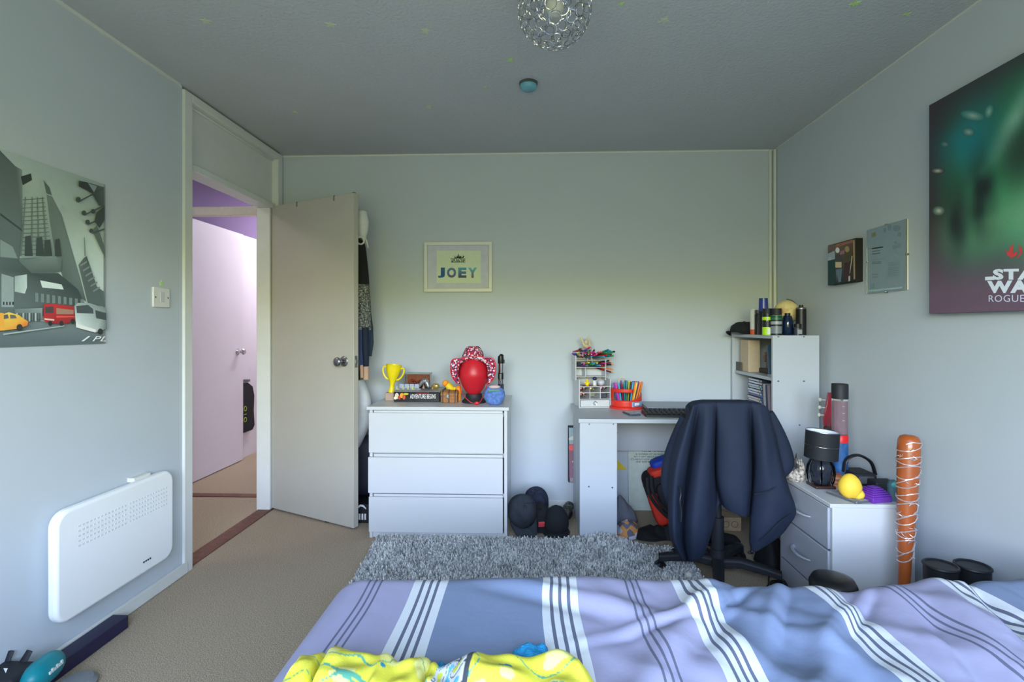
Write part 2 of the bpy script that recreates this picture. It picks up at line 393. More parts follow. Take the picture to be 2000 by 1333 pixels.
# ------------------------------------------------------------------ panel heater, switch, spur
hy0, hy1, hz0, hz1 = 1.702, 2.283, .158, .556
def rrect(y0, y1, z0, z1, r, n=7):
    o = []
    for cy, cz, a0 in ((y1-r, z0+r, -PI/2), (y1-r, z1-r, 0), (y0+r, z1-r, PI/2), (y0+r, z0+r, PI)):
        for i in range(n+1): a = a0+PI/2*i/n; o.append((cy+r*math.cos(a), cz+r*math.sin(a)))
    return o
t = thing('panel_heater', 'white rounded electric panel heater fixed low on the left wall', 'heater', (XL, (hy0+hy1)/2, hz0))
HX = XL+.055
b = MB(); b.prism(rrect(hy0, hy1, hz0, hz1, .055), lambda a, c, d: (d, a, c), XL+.018, HX)
build('casing', b, mat('heater_white_enamel', (236,238,238), .3, var=.005), t, bevel=.012, seg=4)
b = MB().box(XL, XL+.02, hy0+.08, hy1-.08, hz0+.05, hz1-.04).box(XL, XL+.03, 2.08, 2.17, hz1-.005, hz1+.012); build('wall_bracket', b, M['white'], t)
M['slot'] = mat('slot_grey', (208,211,213), .6)
s = MB()
for (ya, yb) in ((hy0+.09, hy0+.30), (hy0+.325, hy1-.05)):
    for i in range(5):
        z = hz1-.075-.018*i; n = 14
        for j in range(n):
            y = ya+(yb-ya)*j/(n-1); s.box(HX-.0005, HX+.0008, y-.0055, y+.0055, z-.003, z+.003)
build('vent_slots', s, M['slot'], t)
s = MB(); q = P(287, 1098, X=HX+.001); [s.box(HX, HX+.0008, q.y-.02+.012*k_, q.y-.012+.012*k_, q.z+.002, q.z+.009) for k_ in range(4)]; build('maker_mark', s, M['black'], t)
t = thing('switch_plate', 'square white switch plate beside the door frame', 'switch', (XL, 2.30, 1.31))
a = P(300, 600, X=XL+.01); c = P(332, 564, X=XL+.01)
b = MB().box(XL, XL+.01, a.y, c.y, a.z, c.z); build('plate', b, M['white'], t, bevel=.003)
for py in (.12, .88):
    s = MB(); yy = a.y+(c.y-a.y)*py; zz = (a.z+c.z)/2; s.cyl((XL+.009, yy, zz), (XL+.011, yy, zz), .0035, n=10)
    build('screw_head', s, M['black'], t)
b = MB().box(XL+.01, XL+.0125, (a.y+c.y)/2-.012, (a.y+c.y)/2+.012, a.z+.025, c.z-.02); build('rocker', b, M['lam'], t, bevel=.002)
a = P(317, 1036, X=XL+.02); c = P(327, 1000, X=XL+.02)
t = thing('spur_socket', 'narrow white wall outlet beside the panel heater', 'socket', (XL, (a.y+c.y)/2, a.z))
b = MB().box(XL, XL+.022, a.y, a.y+.05, a.z, c.z+.005); build('box', b, M['white'], t, bevel=.003)
s = MB().box(XL+.022, XL+.0235, a.y+.02, a.y+.026, (a.z+c.z)/2-.004, (a.z+c.z)/2+.004); build('screw_head', s, M['black'], t)
# ------------------------------------------------------------------ bed under the striped duvet
BX0, BX1, BY0, BY1, BZ = -.50, 1.58, .42, 1.40, .50
t = thing('bed', 'single bed with the striped duvet over it', 'bed', ((BX0+BX1)/2, (BY0+BY1)/2, 0))
M['divan'] = mat('grey_divan_fabric', (90,92,100), .9, bump=.2, bs=300)
M['mattress'] = mat('mattress_ticking', (210,210,214), .9, bump=.2, bs=200)
b = MB().box(BX0+.06, BX1-.02, BY0+.06, BY1-.06, .05, .28); build('base', b, M['divan'], t, bevel=.02)
b = MB().box(BX0+.05, BX1-.01, BY0+.05, BY1-.05, .28, .45); build('mattress', b, M['mattress'], t, bevel=.04, seg=3)
for x in (BX0+.14, BX1-.1):
    for y in (BY0+.14, BY1-.14): build('leg', MB().cyl((x, y, 0), (x, y, .05), .025), M['black'], t)
def stripes():
    m = mat('striped_duvet_cotton', (150,150,190), .85, bump=.4, bs=24); n = m.node_tree; B = n.nodes['Principled BSDF']
    uv = n.nodes.new('ShaderNodeUVMap'); sp = n.nodes.new('ShaderNodeSeparateXYZ'); n.links.new(uv.outputs[0], sp.inputs[0])
    md = n.nodes.new('ShaderNodeMath'); md.operation = 'FRACT'; n.links.new(sp.outputs[0], md.inputs[0])
    rp = n.nodes.new('ShaderNodeValToRGB'); rp.color_ramp.interpolation = 'CONSTANT'
    lav, blu, wh, dk = (156,155,184), (121,135,165), (212,216,222), (98,104,126)
    P_ = .69; seq = [(0, blu)]
    def setw(p, w0=.0):
        o = []
        for k, wd in enumerate((.020, .013, .013, .020)): o.append((p, wh)); p += wd; o.append((p, dk if k < 3 else None)); p += .008
        return o
    s1 = setw(.222); s2 = setw(.566)
    seq += [(p, c if c else lav) for p, c in s1]
    for k in range(3): seq += [(.437+k*.016, (96,100,122)), (.437+k*.016+.0065, lav)]
    seq += [(p, c if c else blu) for p, c in s2]
    rp.color_ramp.elements.remove(rp.color_ramp.elements[1])
    for i, (p, c) in enumerate(seq):
        e = rp.color_ramp.elements[0] if i == 0 else rp.color_ramp.elements.new(p/P_)
        e.color = (*lin(c), 1)
    n.links.new(md.outputs[0], rp.inputs[0]); n.links.new(rp.outputs[0], B.inputs['Base Color'])
    return m
DXL, DXR, DYN, DYF = -.545, 1.585, .38, 1.455
def duv(u, v):
    """u along the bed (X), v across it (Y); sides roll over and hang down"""
    W = DXR-DXL+.30; cu = u*W                               # cloth length, hanging .30 at the foot end
    V = DYF-DYN+.5; cv = v*V-.25
    x = DXL+cu-.30; y = DYN+cv; z = BZ; drop = 0
    R = .09
    def roll(d):                                            # d > 0 beyond the edge -> (outward, down)
        if d < R*PI/2: return R*math.sin(d/R), R*(1-math.cos(d/R))
        return R, R+d-R*PI/2
    ex = DXL+R-x
    if ex > 0: o, dn = roll(ex); x = DXL+R-o; drop += dn
    ey = y-(DYF-R)
    if ey > 0: o, dn = roll(ey); y = DYF-R+o; drop += dn
    ey = (DYN+R)-y
    if ey > 0: o, dn = roll(ey); y = DYN+R-o; drop += dn
    if drop > .34: drop = .34+(drop-.34)*.25
    z -= drop
    q = Vector((x, y, z)); s = Vector((cu*1.0, cv, 0))
    amp = min(1, max(0.08, (cu-.75)/.6))
    big = noise.noise(Vector((cu*2.3, cv*1.2+cu*.6, 3)))*.014 + noise.noise(Vector((cu*5.2+cv*2.2, cv*2.0, 9)))*.014*amp + (.008-abs(noise.noise(Vector((cu*4.5+cv*3.0, cv*1.6-cu*.8, 31))))*.05)*amp*.55
    rid = 0
    for (rx, ry, dx, dy, wd, h, ln) in ((1.24, 1.25, .55, .83, .035, .030, .35), (1.50, 1.15, .45, .9, .045, .032, .4), (1.85, 1.2, .3, .95, .04, .030, .4), (1.08, .95, .75, .66, .05, .02, .4),
                                    (2.05, 1.1, .6, .8, .04, .03, .35), (1.66, .85, -.4, .9, .05, .022, .35), (2.2, .8, .2, .97, .05, .03, .4), (.95, 1.3, .9, -.4, .03, .016, .25),
                                    (1.33, 1.33, .8, .6, .014, .016, .16), (1.45, 1.30, .5, .86, .016, .018, .2), (1.62, 1.28, .7, .7, .015, .018, .18), (1.93, 1.28, .35, .93, .016, .022, .22), (2.02, 1.2, .8, .6, .016, .018, .2), (1.15, 1.2, .9, .4, .015, .012, .2), (1.70, 1.05, .25, .97, .018, .016, .25), (1.38, .98, .6, .8, .016, .012, .2)):
        px, py = cu-rx, (cv+DYN)-ry; al = px*dx+py*dy; pp = px*dy-py*dx
        rid += .68*h*math.exp(-(pp/wd)**2-(al/ln)**2) - .45*h*math.exp(-((pp-wd*1.6)/wd)**2-(al/ln)**2)
    fine = noise.noise(Vector((cu*14, cv*9+cu*5, 21)))*.004*amp + abs(noise.noise(Vector((cu*11+cv*6, cv*5-cu*3, 41))))*.010*amp
    d = big+rid+fine
    k = min(1, drop/.08)
    q.z += d*(1-k)
    if ey <= 0 and y > DYF-R-.01: q.y += d*.9*k
    if x < DXL+R: q.x -= d*.7*k
    q.z += .018*max(0, 1-abs(cu-1.0)/.9) + .035*max(0, min(1, (cu-1.75)/.25))*(1-k)
    return q
b = MB(); b.grid(duv, 260, 150, uv=lambda u, v: (((u*(DXR-DXL+.30)) + DXL-.30 + .192 + .69 + .012*noise.noise(Vector((u*6, v*5, 2))))/.69, v))
build('duvet', b, stripes(), t, smooth=80, solid=.012)

# ------------------------------------------------------------------ shag rug
RX0, RX1, RY0, RY1 = -.86, .80, 1.30, 2.84
def rugz(x, y):
    z = .012
    z += .05*math.exp(-((x-.40)/.13)**2-((y-2.78)/.10)**2)
    return z + .006*noise.noise(Vector((x*6, y*6, 0)))
def rugedge(x, y):                                          # crooked outline
    fx = RX0 + .06*math.sin((y-1.9)*3)*0 - (2.84-y)*-.06
    return fx
t = thing('shag_rug', 'grey shag pile rug between the bed and the desk', 'rug', ((RX0+RX1)/2, (RY0+RY1)/2, 0))
def rg(u, v):
    y = RY0+v*(RY1-RY0); yy = y - .12*u*v*max(0, (u-.55)/.45); xl = RX0+.10*(1-v); x = xl+u*(RX1-xl)
    return Vector((x, yy, rugz(x, yy)))
M['rugb'] = speck('rug_backing', [(110,112,112), (140,142,142)], 160)
b = MB(); b.grid(rg, 60, 60); build('backing', b, M['rugb'], t, solid=.008)
M['rug1'] = mat('rug_pile_grey', (206,206,204), .95, var=.25, vs=12, spec=.1, sheen=.3)
M['rug2'] = mat('rug_pile_dark', (150,152,152), .95, var=.2, vs=12, spec=.1)
b = MB(); rnd = random.Random(3); vs = []; fs = []; mi = []
for i in range(62000):
    u, v = rnd.random(), rnd.random()
    v = 1-(1-v)*.75
    p = rg(u, v)
    if p.y < 1.42 and rnd.random() < .9: continue
    a = rnd.random()*2*PI; L = .018+.016*rnd.random(); le = .016*rnd.random(); wd = .0035
    dx, dy = math.cos(a), math.sin(a); k = len(vs)
    sx, sy = -dy*wd, dx*wd
    tip = (p.x+dx*le, p.y+dy*le, p.z+L)
    vs += [(p.x-sx, p.y-sy, p.z), (p.x+sx, p.y+sy, p.z), (tip[0]+sx*.8, tip[1]+sy*.8, tip[2]), (tip[0]-sx*.8, tip[1]-sy*.8, tip[2])]
    fs.append((k, k+1, k+2, k+3)); mi.append(0 if rnd.random() < .72 else 1)
b.v = [Vector(q) for q in vs]; b.f = [list(f) for f in fs]; b.mi = mi; b.col = [None]*len(fs)
o = build('pile', b, [M['rug1'], M['rug2']], t, smooth=0); o['kind'] = 'stuff'

# ------------------------------------------------------------------ office chair
CCX, CCY = .885, 2.47
t = thing('office_chair', 'black swivel chair in front of the desk, hidden by the navy jacket', 'chair', (CCX, CCY, 0))
b = MB().cyl((CCX, CCY, .075), (CCX, CCY, .15), .038, .034).cyl((CCX, CCY, .15), (CCX, CCY, .30), .028).cyl((CCX, CCY, .30), (CCX, CCY, .42), .017)
build('gas_column', b, M['blackm'], t)
ends = [P(1300, 1085, Y=2.53), P(1472, 1100, Y=2.41), P(1405, 1118, Y=2.21), None, None]
for k in range(5):
    if ends[k] is not None: a = math.atan2(ends[k].y-CCY, ends[k].x-CCX)
    else: a = (math.radians(48), math.radians(118))[k-3]
    L = .27; d = Vector((math.cos(a), math.sin(a), 0)); s_ = Vector((-d.y, d.x, 0)); o0 = Vector((CCX, CCY, 0))
    b = MB(); prof = [(.025, .09, .024, .022), (.10, .102, .026, .02), (.20, .088, .023, .018), (L, .074, .02, .016)]
    vs = []
    for r, z, hw, hh in prof:
        for sy, sz in ((-1, -1), (-1, .5), (-.6, 1), (.6, 1), (1, .5), (1, -1)): vs.append(o0 + d*r + s_*hw*sy + Vector((0,0,z+hh*sz)))
    fs = [tuple(range(6))] + [(i*6+j, i*6+(j+1) % 6, (i+1)*6+(j+1) % 6, (i+1)*6+j) for i in range(3) for j in range(6)] + [tuple(range(23, 17, -1))]
    b.add(vs, fs); lg = build('leg', b, M['blackm'], t, bevel=.004)
    c = o0 + d*(L-.012); ca = random.Random(k).random()*2
    ax = Vector((math.cos(ca), math.sin(ca), 0)); w_ = MB()
    for sg in (-1, 1): w_.cyl(c+ax*.008*sg+Vector((0,0,.026)), c+ax*.026*sg+Vector((0,0,.026)), .026, n=20)
    w_.cyl(c+Vector((0,0,.03)), c+Vector((0,0,.066)), .008); w_.cyl(c-ax*.024+Vector((0,0,.026)), c+ax*.024+Vector((0,0,.026)), .007)
    hood = [c + ax*0 + Vector((0,0,.028))]
    build('caster', w_, M['black'], lg)
b = MB()
def seatf(q, d):
    return Vector((max(-.21, min(.21, q.x)), max(-.2, min(.2, q.y)), q.z))
b.ell((CCX, CCY+.04, .455), (.27, .26, .05), 32, 12, fn=seatf); build('seat', b, M['blackm'], t, smooth=60)
b = MB().box(CCX-.05, CCX+.05, CCY-.13, CCY+.1, .40, .425).tube([(CCX, CCY-.05, .405), (CCX, CCY-.19, .42), (CCX, CCY-.225, .50), (CCX, CCY-.20, .66)], .018, 10, flat=((1,0,0), .5))
build('frame', b, M['blackm'], t, bevel=.003)
b = MB(); BKY = CCY-.185
def bk(u, v):
    a = (u-.5)*2; return Vector((CCX+.175*a, BKY-.035*a*a+.02*math.sin(PI*v), .47+.385*v))
b.prism(rrect(CCX-.170, CCX+.12, .47, .853, .08), lambda a_, c_, d_: (a_, d_+.25*(a_-CCX+.01)**2, c_), BKY-.012, BKY+.03)
build('backrest', b, M['blackm'], t, bevel=.012, seg=3)

# ------------------------------------------------------------------ navy jacket hung over the chair
def cr(p, t):
    n = len(p)-1; x = max(0, min(.99999, t))*n; i = int(x); f = x-i
    p0, p1, p2, p3 = p[max(0, i-1)], p[i], p[i+1], p[min(n, i+2)]
    return tuple(.5*(2*b_+(c_-a_)*f+(2*a_-5*b_+4*c_-d_)*f*f+(3*b_-a_-3*c_+d_)*f**3) for a_, b_, c_, d_ in zip(p0, p1, p2, p3))
JY = 2.19
cols = [
 [(1349,800,.05),(1328,840,.04),(1311,900,.03),(1306,980,.03),(1308,1045,.03),(1328,1088,.02)],
 [(1353,795,.0),(1338,848,-.02),(1322,915,-.03),(1316,1000,-.03),(1318,1056,-.03),(1333,1092,-.01)],
 [(1359,791,.0),(1349,845,.0),(1338,910,.0),(1329,985,.01),(1328,1052,.0),(1338,1094,.0)],
 [(1364,789,.0),(1355,845,.05),(1344,905,.07),(1336,985,.07),(1334,1050,.05),(1341,1095,.03)],
 [(1371,788,.0),(1363,848,.005),(1353,915,.0),(1343,992,.0),(1341,1055,.0),(1347,1095,.0)],
 [(1380,787,-.005),(1376,850,-.03),(1367,920,-.04),(1357,1000,-.045),(1356,1060,-.04),(1359,1093,-.02)],
 [(1390,787,-.005),(1389,850,-.025),(1385,920,-.035),(1380,1000,-.035),(1378,1055,-.03),(1375,1082,-.01)],
 [(1396,787,.0),(1395,845,.01),(1394,905,.02),(1394,950,.025),(1394,990,.03),(1392,1030,.03)],
 [(1399,787,.0),(1398,845,.05),(1397,900,.08),(1398,940,.08),(1401,965,.08),(1404,985,.07)],
 [(1405,787,.0),(1404,850,.0),(1403,900,.0),(1405,945,.0),(1412,975,.0),(1418,994,.01)],
 [(1430,787,.0),(1430,850,-.03),(1430,910,-.04),(1431,955,-.04),(1437,985,-.035),(1438,1004,-.02)],
 [(1455,787,.0),(1458,850,-.025),(1460,910,-.03),(1460,955,-.03),(1457,990,-.025),(1455,1010,-.01)],
 [(1465,788,.0),(1468,850,.05),(1470,910,.07),(1470,955,.07),(1467,985,.07),(1465,1008,.06)],
 [(1471,788,.0),(1475,850,.0),(1477,915,.0),(1473,975,.01),(1468,1020,.01),(1464,1060,.01)],
 [(1482,790,-.005),(1490,850,-.03),(1496,915,-.04),(1497,975,-.04),(1490,1030,-.04),(1474,1078,-.02)],
 [(1492,793,.0),(1503,850,-.015),(1513,905,-.03),(1522,965,-.05),(1522,1010,-.05),(1496,1068,-.03)],
 [(1498,797,.01),(1510,850,.0),(1521,900,-.01),(1535,955,-.03),(1543,990,-.03),(1528,1042,-.01)],
 [(1502,803,.05),(1514,850,.05),(1525,900,.04),(1541,955,.02),(1554,1000,.0),(1540,1028,.01)]]
def jk(u, v):
    vv = v*1.16-.16
    if vv >= 0:
        pts = [cr(c_, vv) for c_ in cols]; a = cr(pts, u); p = P(a[0], a[1], Y=JY+a[2]*.9)
        p.y += .006*noise.noise(Vector((p.x*14, p.z*7, 1)))*min(1, vv*4)
        return p
    top = cr([c_[0] for c_ in cols], u); p = P(top[0], top[1], Y=JY+top[2]*.9); k = -vv/.16
    p.y += .035*math.sin(min(1, k*2)*PI/2)*2; p.z += .003*math.sin(min(1, k*2)*PI) - .12*max(0, k-.45); return p
M['navy'] = mat('navy_softshell_cloth', (31,39,57), .75, var=.08, vs=14, bump=.25, bs=160, spec=.25)
M['navy2'] = mat('navy_lining', (20,26,40), .8, bump=.2, bs=200)
t = thing('jacket', 'navy jacket draped over the back of the swivel chair', 'jacket', (CCX, JY+.05, .18))
b = MB(); b.grid(jk, 136, 76); build('body', b, M['navy'], t, smooth=75, solid=.004)
b = MB()                                                     # right sleeve folded back on itself
sp_ = [P(1502, 806, Y=2.27), P(1514, 838, Y=2.28), P(1527, 878, Y=2.29), P(1531, 905, Y=2.29), P(1521, 917, Y=2.28), P(1508, 912, Y=2.27)]
sp2 = [Vector(cr([tuple(q) for q in sp_], i/24)) for i in range(25)]
b.tube(sp2, [.018+.024*math.sin(PI*min(1, i/16)*.62) - .012*max(0, i-18)/6 for i in range(25)], 16, flat=((1,0,.3), .75)); build('sleeve', b, M['navy'], t, smooth=70)
b = MB(); sp_ = [P(1338, 815, Y=2.29), P(1322, 860, Y=2.31), P(1311, 905, Y=2.31), P(1309, 950, Y=2.31), P(1318, 985, Y=2.30)]
sp2 = [Vector(cr([tuple(q) for q in sp_], i/20)) for i in range(21)]
b.tube(sp2, [.02+.02*math.sin(PI*i/20*.8) for i in range(21)], 14, flat=((1,0,.3), .8)); build('sleeve', b, M['navy'], t, smooth=70)
b = MB()                                                     # pocket seam and hem seam on the right flap, zip on the left
def seam(mb, pxs, r, dy=0):
    mb.tube([Vector(cr([tuple(P(x, y, Y=JY+d_+dy)) for x, y, d_ in pxs], i/24)) for i in range(25)], r, 6)
seam(b, [(1474,966,-.05),(1492,963,-.062),(1506,958,-.062),(1516,952,-.06)], .0022); build('seam', b, M['navy2'], t); b = MB()
seam(b, [(1484,1058,-.05),(1504,1040,-.062),(1524,1020,-.062),(1546,1003,-.02)], .0022); build('seam', b, M['navy2'], t)
b = MB(); seam(b, [(1327,950,-.045),(1330,964,-.045),(1328,980,-.048),(1331,1000,-.05),(1330,1020,-.05)], .0028); build('pocket_zip', b, M['black'], t)
b = MB(); q = P(1466, 1074, Y=JY-.01); b.tube([q+Vector((0,0,.02)), q, q+Vector((-.006,0,-.012))], .0025, 6); b.ell(q+Vector((-.004,0,-.014)), (.009, .007, .006)); b.ell(q+Vector((.006,0,-.010)), (.006, .006, .009)); build('cord_toggle', b, M['black'], t)

# ------------------------------------------------------------------ flat pictures
class Pic:
    """flat printed shapes lying on a plane X = const, given where the photograph shows them"""
    def __init__(s, X=None, Y=None, sgn=1, step=.00025, lift=0): s.lift = lift; s.X, s.Y, s.sgn, s.step = X, Y, sgn, step; s.k = 0; s.mb = MB()
    def pt(s, x, y):
        q = P(x, y, X=s.X, Y=s.Y); o = s.sgn*s.step*s.k
        if s.X is not None: q.x += o
        else: q.y += o
        return q
    def poly(s, pts, col, gain=1.0):
        s.k += 1; f = lambda c: tuple(v*gain*(1-s.lift)+200*s.lift for v in c)
        c = [f(k) for k in col] if isinstance(col[0], (tuple, list)) else f(col)
        s.mb.poly([s.pt(x, y) for x, y in pts], c); return s
    def rect(s, x0, y0, x1, y1, col, gain=1.0): return s.poly([(x0,y0),(x1,y0),(x1,y1),(x0,y1)], col, gain)
    def disc(s, x, y, rx, ry, col, gain=1.0, n=18): return s.poly([(x+rx*math.cos(2*PI*i/n), y+ry*math.sin(2*PI*i/n)) for i in range(n)], col, gain)
    def blob(s, x, y, rx, ry, col, under, gain=1.0, n=20, rot=0):
        """soft-edged patch: colour in the middle fading to the colour under it"""
        s.k += 1; c0 = tuple(v*gain for v in col); c1 = tuple(v*gain for v in under); cs, sn = math.cos(rot), math.sin(rot)
        def e(r, i):
            a = 2*PI*i/n; X_, Y_ = rx*r*math.cos(a), ry*r*math.sin(a); return s.pt(x+X_*cs-Y_*sn, y+X_*sn+Y_*cs)
        mid = tuple((a+b_)/2 for a, b_ in zip(c0, c1))
        for i in range(n):
            s.mb.poly([e(0, 0), e(.5, i), e(.5, i+1)], [c0, mid, mid]); s.mb.poly([e(.5, i), e(1, i), e(1, i+1), e(.5, i+1)], [mid, c1, c1, mid])
        return s
    def text(s, body, x0, y0, x1, y1, col, bold=0, shear=0, gain=1.0):
        s.k += 1; o = s.pt(x0, y1); u = s.pt(x1, y1); 
        wv = (u-o).length; hv = abs(s.pt(x0, y0).z-o.z)
        s.mb.text(body, o, (u-o), (0,0,1), wv, hv, tuple(v*gain for v in col), bold=bold, shear=shear); return s
# city canvas on the left wall
G = 1.38; cxp = XL+.006
t = thing('canvas_picture', 'black and white city street canvas with a red bus, on the left wall', 'picture', (XL, 1.45, 1.137))
ya, yb_ = .93, 1.964; za, zb = 1.137, 1.766
b = MB().box(XL, cxp-.0004, ya, yb_, za, zb); build('stretcher', b, mat('canvas_edge', (150,156,156), .8, bump=.2, bs=400), t, bevel=.002)
p = Pic(X=cxp, step=.00012, lift=.13)
def cz(z, px):                                               # photo row of height z on that plane
    q = P(px, 640, X=cxp); d = math.hypot(q.x, q.y); yy = q.y*_c - q.x*_s; return HOR-(z-CZ)/yy*F
def band(x0, x1, z0, z1, col): p.poly([(x0, cz(z1, x0)), (x1, cz(z1, x1)), (x1, cz(z0, x1)), (x0, cz(z0, x0))], col, G)
xl_ = -880
band(xl_, 202, za, zb, [(150,160,158),(112,126,124),(150,164,162),(140,150,150)])
p.poly([(60,600),(202,600),(202,470),(120,400)], [(150,166,162),(168,180,176),(150,164,160),(120,132,130)], G)
# road, left tower, distant facades
band(xl_, 202, za, 1.222, [(70,80,82),(92,104,106),(66,78,82),(54,64,66)])
p.poly([(-260,600),(-260,cz(zb,-260)+4),(0,cz(zb,0)+3),(30,325),(43,332),(44,445),(46,600)], [(70,80,82),(60,72,74),(50,62,64),(60,70,72),(92,104,104),(66,78,80),(58,70,70)], G)
p.poly([(-700,620),(-700,cz(zb,-700)+30),(-300,cz(zb,-300)+10),(-262,620)], [(90,100,100),(120,132,130),(70,82,84),(60,70,72)], G)
p.poly([(0,416),(45,450),(45,454),(0,421)], (34,42,44), G)
p.poly([(0,468),(24,482),(34,505),(0,502)], (96,110,108), G)
# the tall middle tower
p.poly([(43,345),(66,345),(90,352),(112,500),(36,520),(44,450)], [(116,130,126),(128,142,136),(120,132,128),(92,106,102),(110,124,120),(104,118,114)], G)
p.poly([(40,345),(44,362),(62,352),(60,339)], (26,34,34), G); p.poly([(84,352),(96,366),(101,382),(90,378)], (60,72,70), G)
p.poly([(90,380),(101,384),(120,420),(155,540),(168,590),(128,560),(108,500),(96,430)], [(82,94,90),(76,88,84),(70,82,80),(78,92,90),(64,76,74),(60,72,70),(66,80,76),(74,86,82)], G)
for i in range(15):
    y = 390+i*8.2; xa = 44-i*.55; p.poly([(xa, y), (86+i*1.1, y-3), (86+i*1.1, y-1.6), (xa, y+1.4)], (66,78,76), G)
for i, (xa, xb) in enumerate(((47,37),(60,58),(70,72),(80,88))): p.poly([(xa,385),(xa+2,385),(xb+3,500),(xb,500)], (70,84,80), G)
for xa, xb, y0 in ((47,58,462),(69,80,465),(85,96,470),(106,114,468)): p.poly([(xa,y0),(xb,y0-2),(xb+4,500),(xa-1,500)], (36,46,46), G)
p.poly([(36,508),(100,500),(118,505),(118,530),(100,536),(34,534)], [(70,84,82),(92,106,104),(70,84,82),(60,72,70),(74,88,86),(56,68,66)], G)
p.poly([(-200,620),(-200,500),(30,506),(60,534),(112,534),(150,566),(166,600),(166,618),(0,618)], [(60,72,74),(80,92,92),(54,66,66),(40,50,50),(44,54,54),(36,46,46),(52,62,62),(52,62,62),(70,82,82)], G)
p.poly([(76,548),(118,556),(122,566),(80,562)], (170,182,178), G); p.poly([(26,540),(50,536),(50,562),(46,574),(26,570)], [(120,134,132),(150,164,162),(170,184,180),(150,162,160),(130,144,140)], G)
p.poly([(0,535),(24,542),(24,600),(0,600)], (112,124,124), G)
for i in range(4): p.rect(3+i*6, 590, 6+i*6, 596, (30,38,40), G)
for i in range(9): p.poly([(66+i*11,572+i*1.6),(72+i*11,573+i*1.6),(72+i*11,590+i),(66+i*11,590+i)], (88,102,100), G)
# right hand side towers and lamps
p.poly([(150,518),(160,505),(166,500),(186,560),(200,570),(202,600),(168,592)], [(70,82,80),(60,70,70),(50,60,60),(56,66,66),(70,82,82),(62,74,74),(60,72,70)], G)
for i in range(6): p.poly([(153+i*5,518+i*10),(166+i*5,510+i*10),(167+i*5,513+i*10),(154+i*5,521+i*10)], (94,108,104), G)
p.poly([(160,464),(162,464),(164,500),(161,500)], (96,110,108), G)
p.poly([(176,450),(186,440),(200,480),(202,505)], (64,76,74), G)
p.poly([(150,353),(165,356),(200,366),(200,404),(190,402),(176,378),(166,372),(150,364)], [(30,38,38),(26,34,34),(60,70,70),(50,60,60),(46,56,56),(28,36,36),(30,38,38),(28,36,36)], G)
p.poly([(168,358),(186,364),(180,376)], (96,110,108), G)
for x, y, r in ((149,390,5),(160,416,4.5),(178,413,4.5),(167,434,4.5),(190,424,7),(174,451,4)): p.disc(x, y, r, r*1.05, (40,50,50), G)
for a_, b_ in (((149,393),(198,367)),((160,419),(200,400)),((167,437),(200,424)),((176,454),(200,446))):
    p.poly([a_, (b_[0], b_[1]), (b_[0], b_[1]+3), (a_[0], a_[1]+3)], (44,54,54), G)
p.poly([(184,416),(200,402),(200,430),(190,446),(180,432)], (34,44,44), G)
# street: people, kerb, vehicles
p.poly([(24,604),(78,602),(78,624),(24,630)], [(80,92,92),(110,122,120),(90,102,102),(70,82,82)], G)
for i in range(12): p.rect(27+i*4, 612, 29+i*4, 628, (44,54,54) if i % 3 else (150,160,158), G)
p.poly([(0,652),(120,636),(120,638),(0,655)], (128,140,140), G)
p.poly([(80,594),(100,594),(139,599),(141,628),(116,634),(84,630),(79,624)], [(150,26,30),(160,28,32),(140,24,28),(120,20,24),(110,18,22),(130,22,26),(140,24,28)], G)
p.poly([(82,600),(99,599),(99,612),(82,612)], (52,44,46), G); p.poly([(104,602),(138,606),(138,614),(104,614)], (130,96,80), G); p.poly([(104,617),(140,618),(140,620),(104,621)], (180,60,50), G)
p.poly([(80,622),(100,624),(100,627),(81,625)], (190,160,150), G)
for x, y in ((92,632),(114,632),(136,628)): p.disc(x, y, 4, 5, (22,24,26), G)
p.poly([(139,598),(146,592),(168,592),(202,603),(203,642),(180,650),(143,640),(141,620)], [(110,122,122),(130,142,140),(120,132,130),(90,102,102),(70,82,82),(150,160,158),(190,200,198),(160,172,170)], G)
p.poly([(143,598),(166,596),(176,604),(177,613),(144,612)], (48,58,60), G); p.poly([(180,606),(202,612),(202,626),(182,622)], (44,54,56), G)
p.poly([(142,632),(181,644),(181,650),(143,640)], (206,214,212), G); p.disc(190, 648, 5, 6, (24,28,30), G)
p.poly([(0,614),(10,610),(30,616),(38,622),(48,628),(47,636),(30,642),(0,646)], [(196,150,50),(206,160,60),(200,150,50),(196,140,44),(190,110,36),(176,84,30),(184,120,36),(186,130,40)], G)
p.poly([(0,616),(8,614),(10,622),(0,624)], (60,62,60), G); p.poly([(12,615),(22,616),(26,622),(13,623)], (70,72,68), G)
p.disc(31, 640, 6, 6.5, (28,30,30), G); p.poly([(-120,650),(-120,622),(-60,606),(0,612),(0,646)], (190,130,40), G); p.rect(-90, 616, -10, 622, (60,62,60), G); p.disc(-60, 652, 7, 8, (28,30,30), G)
p.poly([(152,667),(166,657),(170,657),(157,667)], (190,200,198), G)
p.text('PL', 174, 657, 201, 667, (190,200,198), shear=.4, gain=G)
build('print', p.mb, M['print'], t, smooth=0)

